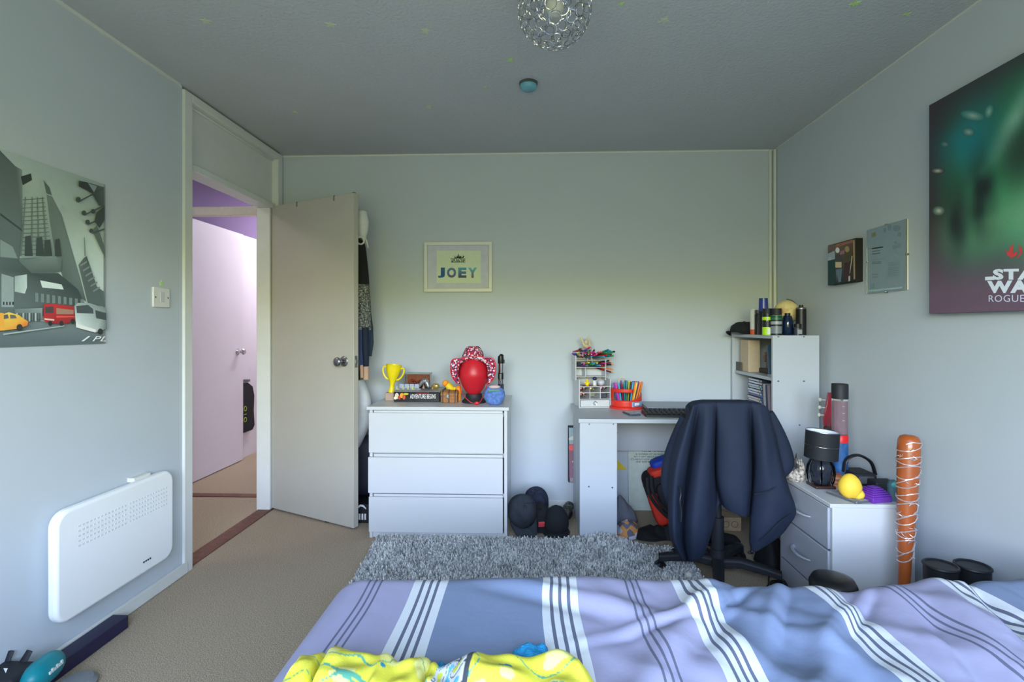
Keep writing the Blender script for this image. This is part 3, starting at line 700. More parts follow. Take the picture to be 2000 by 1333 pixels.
# film poster canvas on the right wall (a plain green nebula stands in for its artwork)
t = thing('canvas_poster', 'large maroon and green space film canvas with white lettering, on the right wall', 'picture', (XR, 1.75, 1.26))
pxp = XR-.035; ya, yb_ = 1.38, 2.13-.035*1.3; za, zb = 1.258, 2.085
yb_ = P(1815, 400, X=pxp).y; zb = P(1815, 206, X=pxp).z; za = P(1820, 613, X=pxp).z
b = MB().box(pxp+.0004, XR-.002, ya, yb_, za, zb); build('stretcher', b, mat('dark_canvas_edge', (48,40,50), .8, bump=.2, bs=400), t, bevel=.002)
p = Pic(X=pxp, sgn=-1, step=.00012)
def pz(z, px): q = P(px, 640, X=pxp); yy = q.y*_c - q.x*_s; return HOR-(z-CZ)/yy*F
def xq(y_): v = Vector((pxp, y_)); u_ = v.x*_c+v.y*_s; w_ = v.y*_c-v.x*_s; return 1000+F*u_/w_
X0, X1 = xq(yb_), xq(ya)
NU, NV = 44, 56; rn = lambda a, b_, s_: noise.noise(Vector((a*s_, b_*s_, 5.5)))
def pc(u, v):
    """colour at u (0 left..1), v (0 top..1)"""
    mar, dk, gr, te, li = (92,72,88), (54,46,54), (44,116,84), (26,112,122), (150,190,172)
    m = lambda a, b_, k: tuple(x+(y-x)*max(0, min(1, k)) for x, y in zip(a, b_))
    c = m(dk, mar, (v-.55)/.35)
    g = math.exp(-((u-.48)/.36)**4-((v-.42)/.36)**4)*(1+.5*rn(u, v, 3.5)); c = m(c, gr, g*1.1)
    c = m(c, te, math.exp(-((u-.25)/.16)**2-((v-.25)/.13)**2)*(1+.6*rn(u, v, 6)))
    c = m(c, li, .75*math.exp(-(((u-.42)*.75-(.36-v)*.6)/.045)**2)*max(0, 1-abs(v-.24)/.2))
    c = m(c, (120,170,130), .55*math.exp(-((u-.3)/.2)**2-((v-.66)/.10)**2)*(1+.8*rn(u, v, 7)))
    c = m(c, (120,166,140), .6*math.exp(-((u-.72)/.25)**2-((v-.60)/.16)**2)*(1+.8*rn(u, v, 5)))
    c = m(c, (36,70,56), .8*max(0, rn(u+3, v, 4.5))*g*1.6)
    c = m(c, (26,40,44), .9*math.exp(-((u-.34)/.07)**2-((v-.50)/.16)**2)*(1+rn(u, v, 12)))
    c = m(c, (30,42,46), .9*math.exp(-((u-.19)/.055)**2-((v-.60)/.12)**2)*(1+rn(u, v+4, 12)))
    c = m(c, (40,36,46), .9*math.exp(-((u-.70)/.2)**2-((v-.30)/.13)**2)*(1+rn(u, v+2, 6)))
    return c
def pv(u, v): y_ = yb_+(ya-yb_)*u; return Vector((pxp-.0003, y_, zb+(za-zb)*v))
for i in range(NU):
    for j in range(NV):
        q = [(i/NU, j/NV), ((i+1)/NU, j/NV), ((i+1)/NU, (j+1)/NV), (i/NU, (j+1)/NV)]
        p.mb.poly([pv(*k) for k in q], [tuple(v_*1.22 for v_ in pc(*k)) for k in q])
p.k = 3
GP = 1.3
for x, y, rx, ry, c, un, ro in ((1900,226,24,10,(150,176,170),(40,108,104),.2),(1932,218,8,14,(150,176,170),(40,112,104),.3),(1892,258,13,9,(150,172,168),(36,100,98),.1),(1846,282,9,6,(120,140,136),(36,92,94),.2),(1832,334,14,6,(190,196,180),(48,42,50),0),(1834,412,13,10,(190,200,190),(44,70,64),0)):
    p.blob(x, y, rx, ry, c, un, 1.1, rot=ro)
p.poly([(1974,482),(1979,478),(1979,496),(1988,490),(1985,500),(1976,504),(1967,498),(1965,488),(1970,494)], (170,52,56), GP)
p.poly([(1990,479),(1997,484),(1998,494),(1990,503),(1985,505),(1992,494)], (150,60,62), GP)
WH = (178,184,208)
p.text('STAR', 1940, 526, 2062, 547, WH, bold=.055, gain=GP); p.text('WARS', 1929, 549, 2066, 573, WH, bold=.055, gain=GP)
p.poly([(1925,541),(1944,540),(1944,547),(1925,548)], WH, GP)
p.text('ROGUE ONE', 1932, 577, 2062, 590, (170,172,190), gain=GP)
build('print', p.mb, M['print'], t, smooth=0)

# small photo canvas
t = thing('photo_canvas', 'small square photo canvas of people in dark clothes, next to the certificate', 'picture', (XR, 2.7, 1.43))
pxp = XR-.035; a = P(1617, 480, X=pxp); c = P(1617, 558, X=pxp); d = P(1671, 466, X=pxp)
b = MB().box(pxp+.0004, XR, d.y, a.y, c.z, a.z); build('stretcher', b, mat('black_canvas_edge', (26,26,28), .8), t, bevel=.001)
p = Pic(X=pxp, sgn=-1, step=.00012); GS = 1.7
p.poly([(1617,481),(1671,467),(1671,548),(1617,558)], [(70,60,56),(60,46,40),(20,28,30),(16,30,32)], GS)
p.poly([(1632,478),(1666,468),(1666,474),(1632,484)], (92,62,50), GS)
p.poly([(1617,496),(1630,490),(1632,508),(1617,510)], (96,104,116), GS); p.disc(1621,506,3.5,4,(110,112,124),GS)
p.poly([(1617,510),(1632,506),(1630,556),(1618,557)], (18,40,44), GS)
p.poly([(1631,500),(1640,497),(1646,504),(1647,528),(1632,530)], (44,44,48), GS); p.disc(1636,489,4,5.5,(140,138,140),GS)
p.poly([(1633,527),(1645,525),(1643,550),(1638,552),(1636,536),(1635,552)], (64,76,92), GS)
p.rect(1632,512,1644,523,(128,116,96), GS)
p.poly([(1641,492),(1650,488),(1650,496),(1641,498)], (96,66,76), GS)
p.poly([(1650,496),(1664,490),(1664,512),(1650,514)], (50,46,36), GS); p.disc(1655,487,4.5,6,(104,88,60),GS)
p.poly([(1650,514),(1664,510),(1663,546),(1648,549)], (40,26,32), GS); p.poly([(1664,500),(1666,500),(1661,534),(1660,534)], (120,116,108), GS)
p.poly([(1667,470),(1670,469),(1671,545),(1668,546)], (110,90,70), GS)
p.poly([(1658,540),(1661,539),(1661,549),(1658,550)], (130,120,110), GS)
build('print', p.mb, M['print'], t, smooth=0)
# certificate in a clip frame
t = thing('certificate_frame', 'glass clip frame with a white certificate, beside the large film canvas', 'picture frame', (XR, 2.38, 1.36))
pxp = XR-.010; a = P(1693, 450, X=pxp); c = P(1694, 574, X=pxp); d = P(1770, 426, X=pxp)
b = MB().box(pxp+.004, XR, d.y, a.y, c.z, a.z); build('backing_board', b, M['white'], t, bevel=.001)
p = Pic(X=pxp+.0032, sgn=-1, step=.00012); GC = 1.42
p.poly([(1695,451),(1769,428),(1768,565),(1695,573)], (138,152,166), GC)
for x, y, rx, ry in ((1752,446,8,6),(1738,444,4,7),(1729,450,3,5),(1757,458,4,5),(1748,483,5,4),(1757,480,4,5),(1750,474,3,3)): p.disc(x, y, rx, ry, (120,134,148), GC)
p.poly([(1703,456),(1711,453.5),(1711,462),(1703,464)], (122,122,84), GC)
def lines(x0, x1, ys, sl, hh, col):
    for y in ys: p.poly([(x0,y),(x1,y-sl*(x1-x0)),(x1,y-sl*(x1-x0)+hh),(x0,y+hh)], col, GC)
lines(1704,1726,(485,),.16,2.2,(84,96,112)); lines(1704,1720,(491,496),.14,1.6,(96,108,122)); lines(1704,1730,(508,),.1,.8,(116,128,142))
lines(1704,1722,(512,515),.08,1.4,(100,112,126)); lines(1736,1759,[513+i*3.3 for i in range(9)],.06,.8,(112,126,140)); lines(1704,1716,(536,541,543),.03,1.2,(100,112,126))
p.poly([(1702,555),(1709,554),(1709,563),(1702,564)], (84,102,116), GC); p.poly([(1696,567),(1764,560),(1764,564),(1696,571)], (112,130,134), GC)
build('paper', p.mb, M['print'], t, smooth=0)
b = MB().box(pxp, pxp+.002, d.y, a.y, c.z, a.z); build('glass_sheet', b, M['glass'], t)
for (yy, zz) in ((a.y, (a.z+c.z)/2), (d.y, (a.z+c.z)/2), ((a.y+d.y)/2, a.z), ((a.y+d.y)/2, c.z)): build('clip', MB().box(pxp-.002, XR, yy-.004, yy+.004, zz-.004, zz+.004), M['steel'], t, bevel=.001)

# framed name print on the back wall
t = thing('picture_frame', 'white box frame with a large blue name, alone on the back wall', 'picture frame', (-.49, YB, 1.44))
a = P(828, 473, Y=YB-.03); c = P(961, 570, Y=YB-.03); fx0, fx1, fz0, fz1 = a.x, c.x, c.z, a.z
b = MB().box(fx0, fx1, YB-.03, YB, fz0, fz0+.022).box(fx0, fx1, YB-.03, YB, fz1-.022, fz1).box(fx0, fx0+.022, YB-.03, YB, fz0+.022, fz1-.022).box(fx1-.022, fx1, YB-.03, YB, fz0+.022, fz1-.022)
build('frame', b, M['white'], t, bevel=.002)
b = MB().box(fx0+.022, fx1-.022, YB-.014, YB-.004, fz0+.022, fz1-.022); build('mount', b, mat('bluish_mount_card', (196,198,212), .8), t)
p = Pic(Y=YB-.0145, sgn=-1, step=.00015); GF = 1.38
p.rect(853, 490, 939, 553, (150,158,138), GF)
p.poly([(884,505),(889,503),(886,499),(889,501),(891,504),(893,498),(895,503),(895,495),(898,502),(900,499),(902,504),(905,500),(903,497),(907,501),(905,504),(908,506)], (14,20,18), GF)
p.rect(881, 504.5, 908.5, 513, (20,26,24), GF); p.text('FORTNITE', 882, 505.2, 908, 511.8, (168,180,160), bold=.015, gain=GF)
jo = [('J', 855, 869, [(24,70,96),(20,60,110)]), ('O', 873, 891, [(56,92,124),(70,60,84)]), ('E', 895, 911, [(60,108,130),(40,48,60)]), ('Y', 914, 932, [(74,136,150),(70,48,56)])]
for ch, x0, x1, (ct_, cb_) in jo:
    k0 = len(p.mb.f); v0 = len(p.mb.v); p.text(ch, x0, 523, x1, 543, (50,90,120), bold=.05)
    for i in range(k0, len(p.mb.f)):
        zs = [(p.mb.v[j].z, p.mb.v[j].x) for j in p.mb.f[i]]; zt, zb2 = P(x0, 523, Y=YB-.0145).z, P(x0, 543, Y=YB-.0145).z
        p.mb.col[i] = [tuple((cb_[c_]+(ct_[c_]-cb_[c_])*(z_-zb2)/(zt-zb2)+18*noise.noise(Vector((x_*60, z_*60, c_))))*GF for c_ in range(3)) for z_, x_ in zs]
build('print', p.mb, M['print'], t, smooth=0)

# ------------------------------------------------------------------ ceiling: lamp, detector, glow stars
lc = Vector((.077, 1.70, 2.255)); LR = .120
t = thing('ceiling_light', 'round openwork ceiling lamp of linked chrome rings', 'lamp', (lc.x, lc.y, H))
b = MB().lathe([(0, H), (.055, H), (.055, H-.01), (.03, H-.022), (.012, H-.026), (.012, H-.05), (0, H-.05)], (lc.x, lc.y, 0)); build('ceiling_rose', b, M['chrome'], t)
b = MB(); rng = []
N = 150
for i in range(N):
    z = 1-2*(i+.5)/N; r = math.sqrt(1-z*z); ph = i*PI*(3-math.sqrt(5)); d = Vector((r*math.cos(ph), r*math.sin(ph), z))
    if d.z*LR+lc.z > H-.008: continue
    b.torus(lc+d*LR, .0172+.003*math.sin(i*7.7), .0016, d, 18, 6)
build('ring_shade', b, M['chrome'], t)
M['pearl'] = mat('pearl_bulb_glass', (230,228,220), .25, trans=.3)
b = MB().lathe([(0, -.075), (.018, -.072), (.03, -.055), (.03, -.04), (.018, -.01), (.014, 0), (.014, .05), (0, .05)], (lc.x, lc.y, lc.z+.05)); build('bulb', b, M['pearl'], t)
q = P(1032, 170, Z=H-.02); t = thing('smoke_alarm', 'small round pale blue alarm on the ceiling behind the lamp', 'alarm', (q.x, q.y, H))
b = MB().lathe([(0, H), (.044, H), (.044, H-.008), (.040, H-.012)], (q.x, q.y, 0), 32); build('base', b, mat('grey_alarm_plastic', (70,80,84), .5), t)
b = MB().lathe([(.040, H-.010), (.040, H-.024), (.034, H-.032), (0, H-.033)], (q.x, q.y, 0), 32); build('cover', b, mat('blue_alarm_plastic', (110,170,190), .35), t, smooth=60)
M['glow'] = mat('pale_green_sticker', (186,220,140), .6); M['glow2'] = mat('faded_sticker', (196,208,178), .6)
stars = [(402,41,'nearest the left wall',1,1), (646,48,'third along from the left wall',1,1), (831,60,'left of the ring lamp',1,1), (1297,40,'right of the ring lamp',1,1), (997,117,'bright green, between the ring lamp and the alarm',0,1),
         (577,218,'over the open door',1,1), (838,209,'level with the alarm, on its left',1,1), (948,170,'tiny, close to the left of the alarm',0,.5), (1670,7,'nearest the large film canvas',0,1.1), (1772,27,'small, close to the right wall',0,.7), (1214,7,'small, close to the right side of the ring lamp',0,.6)]
for i, (x, y, where, kind, sc) in enumerate(stars):
    q = P(x, y, Z=H); a0 = i*1.3; b = MB(); R1 = .019*sc*(1.2 if kind else 1)
    pts = [((R1 if k % 2 == 0 else R1*.45)*math.cos(a0+k*PI/5), (R1 if k % 2 == 0 else R1*.45)*math.sin(a0+k*PI/5)) for k in range(10)]
    b.prism(pts, lambda a, c, d: (q.x+a, q.y+c, d), H-.002, H)
    solo('glow_star', b, M['glow2'] if kind else M['glow'], 'pale star sticker on the ceiling, '+where, 'sticker', smooth=0, group='glow stars on the ceiling')
q = P(315, 554, X=XL); b = MB(); pts = [((.016 if k % 2 == 0 else .007)*math.cos(.3+k*PI/5), (.016 if k % 2 == 0 else .007)*math.sin(.3+k*PI/5)) for k in range(10)]
b.prism(pts, lambda a, c, d: (d, q.y+a, q.z+c), XL, XL+.002); solo('glow_star', b, M['glow'], 'green star sticker on the left wall above the switch plate', 'sticker', smooth=0)
# ------------------------------------------------------------------ on the chest of drawers
ct_ = .7504
def cm(name, c, rough=.5, **k): 
    if name not in M: M[name] = mat(name, c, rough, **k)
    return M[name]
def at(px, py, Y): return P(px, py, Y=Y)
# trophy
q = at(768, 765, 3.14); q.z = ct_
yl = cm('yellow_plastic', (238,214,22), .35); pw = cm('pale_wood_base', (176,150,136), .6)
t = thing('trophy_cup', 'yellow trophy cup on a pale square base at the left of the chest', 'trophy', q)
b = MB().box(q.x-.042, q.x+.012, q.y-.03, q.y+.03, ct_, ct_+.048); build('base', b, pw, t, bevel=.003)
ux, uy = q.x-.012, q.y
TM = Matrix.Translation((ux, uy, ct_+.048)) @ Matrix.Rotation(.10, 4, 'Y')
b = MB().lathe([(.0, 0), (.020, 0), (.021, .006), (.0155, .018), (.0135, .04), (.016, .06), (.026, .085), (.039, .115), (.046, .145), (.0475, .168), (.0495, .172), (.0455, .172), (.043, .145), (.034, .11), (.02, .085), (0, .08)], M=TM); build('cup', b, yl, t, smooth=50)
for sg in (-1, 1):
    pts = [(sg*.044, 0, .150), (sg*.060, 0, .155), (sg*.066, 0, .138), (sg*.060, 0, .112), (sg*.044, 0, .088), (sg*.026, 0, .078)]
    b = MB().tube([TM @ Vector(cr(pts, i/16)) for i in range(17)], .0055, 8); build('handle', b, yl, t)
# game box
gx0, gx1 = at(769, 770, 3.06).x, at(858, 770, 3.06).x; gz1 = ct_+.062
t = thing('game_box', 'black board game box reading adventure begins, lying flat at the chest front', 'box', ((gx0+gx1)/2, 3.17, ct_))
M['gbox'] = cm('box_print_black', (22,24,30), .35); M['gside'] = cm('box_lid_grey', (150,150,156), .35)
b = MB().box(gx0, gx1, 3.062, 3.29, ct_, gz1, 0); build('tray', b, M['gbox'], t, bevel=.002)
b = MB().box(gx0-.002, gx1+.002, 3.060, 3.292, gz1-.004, gz1+.003); build('lid', b, M['gside'], t, bevel=.002)
p = Pic(Y=3.0595, sgn=-1, step=.0002); 
p.rect(769, 765.5, 857, 783, (20,22,28)); 
for x, y, rx, ry, c in ((775,774,4,6,(214,200,180)),(780,777,3,4,(180,60,40)),(785,773,4,5,(226,160,40)),(789,776,3,5,(200,80,40)),(772,778,3,3,(230,220,200)),(793,770,5,2,(190,190,60))): p.disc(x, y, rx, ry, c)
p.text('ADVENTURE BEGINS', 801, 770.5, 851, 779, (235,235,238), bold=.01); p.text('DUNGEONS & DRAGONS', 813, 767.3, 838, 769.2, (206,50,54), bold=.02)
build('front_print', p.mb, M['gprint'], t, smooth=0)
# letter sign lying in front of the clear box, on the game box
t0 = gz1+.003
q = at(790, 756, 3.15); t = thing('letter_sign', 'small silver and blue letter sign on top of the black game box', 'sign', (q.x+.03, 3.15, t0))
b = MB().box(q.x-.035, q.x+.10, 3.145, 3.162, t0, t0+.006); build('stand', b, M['steel'], t)
for i, ch in enumerate('LOVE'):
    b = MB(); x = q.x-.03+i*.031; b.box(x, x+.027, 3.148, 3.158, t0+.006, t0+.034); build('tile', b, cm('silver_blue_tile', (168,176,204), .3, metal=.3), t, bevel=.001)
    b = MB(); b.text(ch, (x+.004, 3.0575, t0+.010), (1,0,0), (0,0,1), .018, .02, bold=.02); build('letter', b, cm('letter_ink', (50,56,90) if i % 2 else (190,196,120), .5), t)
# silver figure heap (small metallic hand-like ornament)
q = at(826, 742, 3.15); t = thing('ribbed_ornament', 'grey ribbed lizard-like ornament in front of the clear box', 'ornament', (q.x, 3.16, t0))
b = MB()
pts = [Vector(cr([(q.x-.03, 3.17, t0+.012), (q.x-.012, 3.17, t0+.040), (q.x+.012, 3.17, t0+.052), (q.x+.026, 3.165, t0+.030), (q.x+.034, 3.16, t0+.010)], i/18)) for i in range(19)]
b.tube(pts, [.006+.010*math.sin(PI*i/18)*(1 if i % 2 else .72) for i in range(19)], 10); build('body', b, cm('dull_silver', (150,156,160), .35, metal=.6), t)
b = MB().ell((q.x+.036, 3.158, t0+.009), (.012, .008, .008)); build('head', b, cm('dark_teal_metal', (40,64,66), .4), t)
# clear box
bx0, bx1 = at(793, 740, 3.22).x, at(841, 740, 3.22).x; bz = at(800, 731, 3.22).z
t = thing('display_box', 'small clear acrylic box with orange and red toy inside, on the game box', 'box', ((bx0+bx1)/2, 3.23, t0))
b = MB()
b.box(bx0, bx1, 3.192, 3.194, t0, bz).box(bx0, bx0+.002, 3.194, 3.275, t0, bz).box(bx1-.002, bx1, 3.194, 3.275, t0, bz); build('clear_walls', b, M['glass'], t)
b = MB().box(bx0-.002, bx1+.002, 3.19, 3.277, bz, bz+.006); build('lid', b, cm('greyed_acrylic', (130,136,134), .25), t, bevel=.002)
b = MB().box(bx0+.004, bx1-.004, 3.245, 3.27, t0, bz-.004); build('backing', b, cm('orange_card', (186,92,34), .5, var=.3, vs=70), t)
b = MB()
rr = random.Random(5)
for k in range(9): b.ell((bx0+.02+rr.random()*(bx1-bx0-.04), 3.205+rr.random()*.03, t0+.01+rr.random()*.04), (.008+.006*rr.random(), .008, .010))
build('red_figure', b, cm('red_brown_toy', (166,40,30), .4), t)
b = MB().lathe([(.009, 0), (.007, .006), (.0, .03)], (at(827, 750, 3.2).x, 3.202, t0+.001)); build('white_cone', b, cm('cream_plastic', (226,206,196), .4), t)
# gold shell
q = at(850, 754, 3.17); t = thing('gold_shell', 'small shiny golden shell on the right end of the game box', 'ornament', (q.x, 3.17, t0))
b = MB().ell((q.x+.006, 3.17, t0+.019), (.022, .016, .019), 18, 10).lathe([(0, 0), (.008, .002), (.005, .012), (.009, .018), (0, .026)], (q.x-.016, 3.165, t0), 14); build('body', b, cm('gold', (214,190,110), .2, metal=.8), t)
# treasure chest
q = at(880, 788, 3.06); x0, x1 = at(861, 775, 3.035).x, at(893, 775, 3.035).x
t = thing('treasure_chest', 'little carved brown treasure chest between the game box and the hat stand', 'box', ((x0+x1)/2, 3.065, ct_))
wb = cm('carved_brown_resin', (150,96,46), .5, var=.35, vs=60, bump=.5, bs=120); db = cm('dark_resin_band', (66,58,54), .5)
b = MB().box(x0, x1, 3.03, 3.09, ct_, ct_+.042); build('box', b, wb, t, bevel=.003)
b = MB(); prof = [(3.028, ct_+.042), (3.092, ct_+.042), (3.09, ct_+.058), (3.079, ct_+.070), (3.06, ct_+.075), (3.041, ct_+.070), (3.03, ct_+.058)]
b.prism(prof, lambda a, c, d: (d, a, c), x0-.001, x1+.001); build('lid', b, wb, t, bevel=.002)
for f in (.12, .5, .88):
    xx = x0+(x1-x0)*f; s = MB(); s.prism([(3.0265, ct_), (3.093, ct_), (3.093, ct_+.042), (3.0915, ct_+.058), (3.08, ct_+.072), (3.06, ct_+.077), (3.04, ct_+.072), (3.0285, ct_+.058), (3.0265, ct_+.042)], lambda a, c, d: (d, a, c), xx-.004, xx+.004); build('band', s, db, t, bevel=.001)
s = MB().box(x0+.034, x0+.05, 3.023, 3.029, ct_+.028, ct_+.052); build('clasp', s, M['steel'], t, bevel=.002)
# yellow and orange toy behind the chest
q = at(880, 755, 3.14); t = thing('plush_toy', 'yellow and orange soft toy leaning behind the little treasure chest', 'toy', (q.x+.01, 3.15, ct_))
TMx = Matrix.Translation((q.x-.005, 3.14, ct_+.082)) @ Matrix.Rotation(.8, 4, 'Y')
b = MB().ell((0,0,0), (.045, .024, .022), 20, 12, M=TMx); b.lathe([(.008, -.082), (.014, -.05), (.018, -.02), (.016, 0)], (q.x+.02, 3.145, ct_+.082), 14); build('body', b, cm('toy_yellow', (238,206,30), .6), t)
b = MB().ell((-.036, -.012, 0), (.018, .018, .020), M=TMx); build('head', b, cm('toy_orange', (246,150,36), .6), t)
b = MB().ell((q.x+.052, 3.13, ct_+.065), (.022, .02, .028)); b.cyl((q.x+.052, 3.13, ct_), (q.x+.052, 3.13, ct_+.05), .014); build('foot', b, M['toy_orange'], t)
b = MB().ell((q.x-.012, 3.125, ct_+.062), (.012, .012, .009)); build('collar', b, cm('toy_blue', (40,120,190), .6), t)
# hat stand with the patterned hat (a plain red head form, no mask)
hc = at(924, 745, 3.05); hx = hc.x; hy = 3.06
t = thing('hat_stand', 'plain glossy red head-shaped stand wearing the flag-pattern hat', 'stand', (hx, hy, ct_))
red = cm('glossy_red_plastic', (196,30,44), .38)
b = MB().lathe([(0, 0), (.070, 0), (.072, .010), (.060, .022), (.050, .034), (.048, .052), (0, .052)], (hx+.004, hy, ct_), 32, sy=.9); build('base', b, M['blackm'], t, smooth=50)
def headf(qv, d):
    z = d.z; k = 1 - .30*max(0, -z)**1.3
    if d.y < 0: qv.y *= 1.08 - .12*max(0, -z)
    return Vector((qv.x*k, qv.y*k*(1-.10*max(0, -z)), qv.z))
b = MB().ell((hx+.002, hy, ct_+.162), (.089, .085, .128), 36, 24, fn=headf)
build('head_form', b, red, t, smooth=80)
hb = ct_+.255
def flagmat():
    m = mat('flag_pattern_cloth', (190,40,60), .8, bump=.15, bs=300); n = m.node_tree; B = n.nodes['Principled BSDF']
    tcn = [x for x in n.nodes if x.type == 'TEX_COORD'][0]
    vo = n.nodes.new('ShaderNodeTexVoronoi'); vo.inputs['Scale'].default_value = 130; vo.distance = 'CHEBYCHEV'
    sp = n.nodes.new('ShaderNodeSeparateColor'); rp = n.nodes.new('ShaderNodeValToRGB'); rp.color_ramp.interpolation = 'CONSTANT'
    for e, (p_, c_) in zip([rp.color_ramp.elements[0], rp.color_ramp.elements[1], rp.color_ramp.elements.new(.5), rp.color_ramp.elements.new(.8)], ((0, (180,28,50)), (.3, (226,214,222)), (.5, (44,40,92)), (.8, (206,60,80)))):
        pass
    for p_, c_ in ():
        pass
    els_ = rp.color_ramp.elements
    for i, (p_, c_) in enumerate(((0, (176,26,48)), (.34, (228,214,224)), (.56, (40,38,90)), (.84, (198,48,72)))): els_[i].position = p_; els_[i].color = (*lin(c_), 1)
    n.links.new(tcn.outputs['Object'], vo.inputs['Vector']); n.links.new(vo.outputs['Color'], sp.inputs[0]); n.links.new(sp.outputs[0], rp.inputs[0]); n.links.new(rp.outputs[0], B.inputs['Base Color'])
    return m
t = thing('cowboy_hat', 'red, white and blue flag-pattern cowboy hat on the red head stand', 'hat', (hx, hy, hb-.09))
fm = flagmat()
def hp(px, py, dy): return at(px, py, hy+dy)
def crown(u, v):
    a = 2*PI*u; w0 = cr([(21.5,), (21,), (19,), (16,), (13.5,), (11,), (6,), (0,)], v)[0]; yy = cr([(703,), (697,), (690,), (684,), (680,), (677.5,), (677,), (679,)], v)[0]
    dent = 3.0*max(0, v-.55)*max(0, 1-abs(math.cos(a))*1.6)
    q = hp(924+w0*math.cos(a), yy+dent, .03); q.y += w0*.0031*1.25*math.sin(a); return q
b = MB(); b.grid(crown, 44, 24); build('crown', b, fm, t, smooth=80, solid=.003)
inn = [(899,752),(896.5,742),(895.5,728),(898,714),(908,707),(924,704.5),(940,707),(950,714),(952.5,728),(951.5,742),(949,752)]
out = [(893,750),(884,738),(880,720),(884,703.5),(903,700.5),(924,696.5),(945,698.5),(963,701),(968,718),(964.5,738),(954,751)]
def under(u, v):
    a_, b_ = cr(inn, u), cr(out, u); k = v; bul = math.sin(PI*v)*.010
    q = hp(a_[0]+(b_[0]-a_[0])*k, a_[1]+(b_[1]-a_[1])*k, -.050-.022*v*(1-.5*abs(2*u-1))-bul); q.z += .004*noise.noise(Vector((u*9, v*2, 3))); return q
b = MB(); b.grid(under, 60, 8)
def over(u, v):
    o_ = under(u, 1); a = PI*(1-u); c_ = hp(924+23*math.cos(a), 704-3*math.sin(a)+22*(abs(math.cos(a))**2), .03+.02*abs(math.cos(a))); return o_.lerp(c_, v) + Vector((0, 0, .010*math.sin(PI*v)))
b.grid(over, 60, 8); build('brim', b, fm, t, smooth=80, solid=.003)
b = MB(); b.tube([under(i/60, 1) for i in range(61)], .0036, 6); build('trim', b, red, t)
b = MB()
cd = [tuple(hp(951,748,-.055)), tuple(hp(948,765,-.075)), tuple(hp(938,785,-.098)), tuple(hp(930,789,-.103))]
cd2 = [tuple(hp(898,750,-.055)), tuple(hp(900,764,-.07)), tuple(hp(908,776,-.09)), tuple(hp(920,786.5,-.10)), tuple(hp(930,788.5,-.103))]
for c_ in (cd, cd2): b.tube([Vector(cr(c_, i/20)) for i in range(21)], .0022, 6)
build('chin_cord', b, red, t)
b = MB().ell(hp(931, 788, -.106), (.014, .006, .010)); build('toggle', b, red, t)
# blue pouch
q = at(965, 796, 2.94); t = thing('pouch', 'crumpled blue cloth pouch at the front right of the chest', 'pouch', (q.x, 2.96, ct_))
def pf(qv, d): return qv*(1+.10*noise.noise(Vector((d.x*2, d.y*2, d.z*2+4)))+.04*noise.noise(d*6)) if d.z > -.6 else Vector((qv.x, qv.y, max(qv.z, -.054)))
b = MB().ell((q.x, 2.965, ct_+.056), (.062, .036, .060), 28, 18, fn=pf); bp = build('body', b, mat('blue_felted_cloth', (92,124,190), .9, var=.4, vs=60, bump=.5, bs=200), t, smooth=80)
b = MB().ell((q.x+.002, 2.945, ct_+.107), (.034, .018, .011), 20, 10); build('rim', b, cm('pink_lining', (206,178,184), .9), t)
b = MB().tube([(q.x-.03, 2.932, ct_+.085), (q.x, 2.926, ct_+.089), (q.x+.03, 2.933, ct_+.087)], .006, 8); build('seam', b, cm('green_thread', (104,150,120), .9), t)
# white mug-shaped thing behind the pouch
q = at(966, 752, 3.16); t = thing('white_pot', 'small white pot between the blue pouch and the hat stand', 'pot', (q.x, 3.16, ct_))
b = MB().lathe([(0, 0), (.022, 0), (.026, .03), (.026, .085), (.021, .096), (0, .098)], (q.x, 3.16, ct_)); build('body', b, M['lam'], t, smooth=50)
# black and silver tube (torch)
q = at(981, 790, 3.14); x = at(978, 740, 3.14).x; zt = at(978, 692, 3.14).z
t = thing('torch', 'tall black and silver cylinder torch standing at the right end of the chest', 'torch', (x, 3.14, ct_))
h = zt-ct_; r = .0165
b = MB().cyl((x, 3.14, ct_), (x, 3.14, ct_+h*.36), r*1.08, n=24); build('grip', b, M['black'], t, bevel=.001)
for k in range(5):
    a = 2*PI*k/5+.4; s = MB(); s.box(x+1.05*r*math.cos(a)-.0025, x+1.05*r*math.cos(a)+.0025, 3.14+1.05*r*math.sin(a)-.0025, 3.14+1.05*r*math.sin(a)+.0025, ct_+.004, ct_+h*.34); build('grip_rib', s, M['chrome'], t)
b = MB().cyl((x, 3.14, ct_+h*.36), (x, 3.14, ct_+h*.80), r, n=24); build('barrel', b, M['chrome'], t)
b = MB().cyl((x, 3.14, ct_+h*.46), (x, 3.14, ct_+h*.60), r*1.04, n=24); build('band', b, M['black'], t)
b = MB().box(x-.006, x+.006, 3.14-r-.005, 3.14-r+.002, ct_+h*.45, ct_+h*.58); build('switch', b, M['chrome'], t, bevel=.001)
b = MB().lathe([(r*1.1, h*.80), (r*1.15, h*.82), (r*1.15, h*.90), (r*1.02, h*.96)], (x, 3.14, ct_), 24).lathe([(0, h*.955), (r*1.02, h*.96), (r*.5, h), (0, h)], (x+.004, 3.14, ct_), 24); b.box(x+r, x+r+.008, 3.134, 3.146, ct_+h*.80, ct_+h*.88); build('head', b, M['black'], t)

# ------------------------------------------------------------------ on the desk
oc = at(1131, 797, 3.20); DZ += .0006; oc.z = DZ; ow_ = .202; od = .15
t = thing('desk_organiser', 'white tiered desk organiser crammed with pens, at the left of the desk', 'organiser', oc, rot=(0, 0, math.radians(7)))
wh = M['lam']
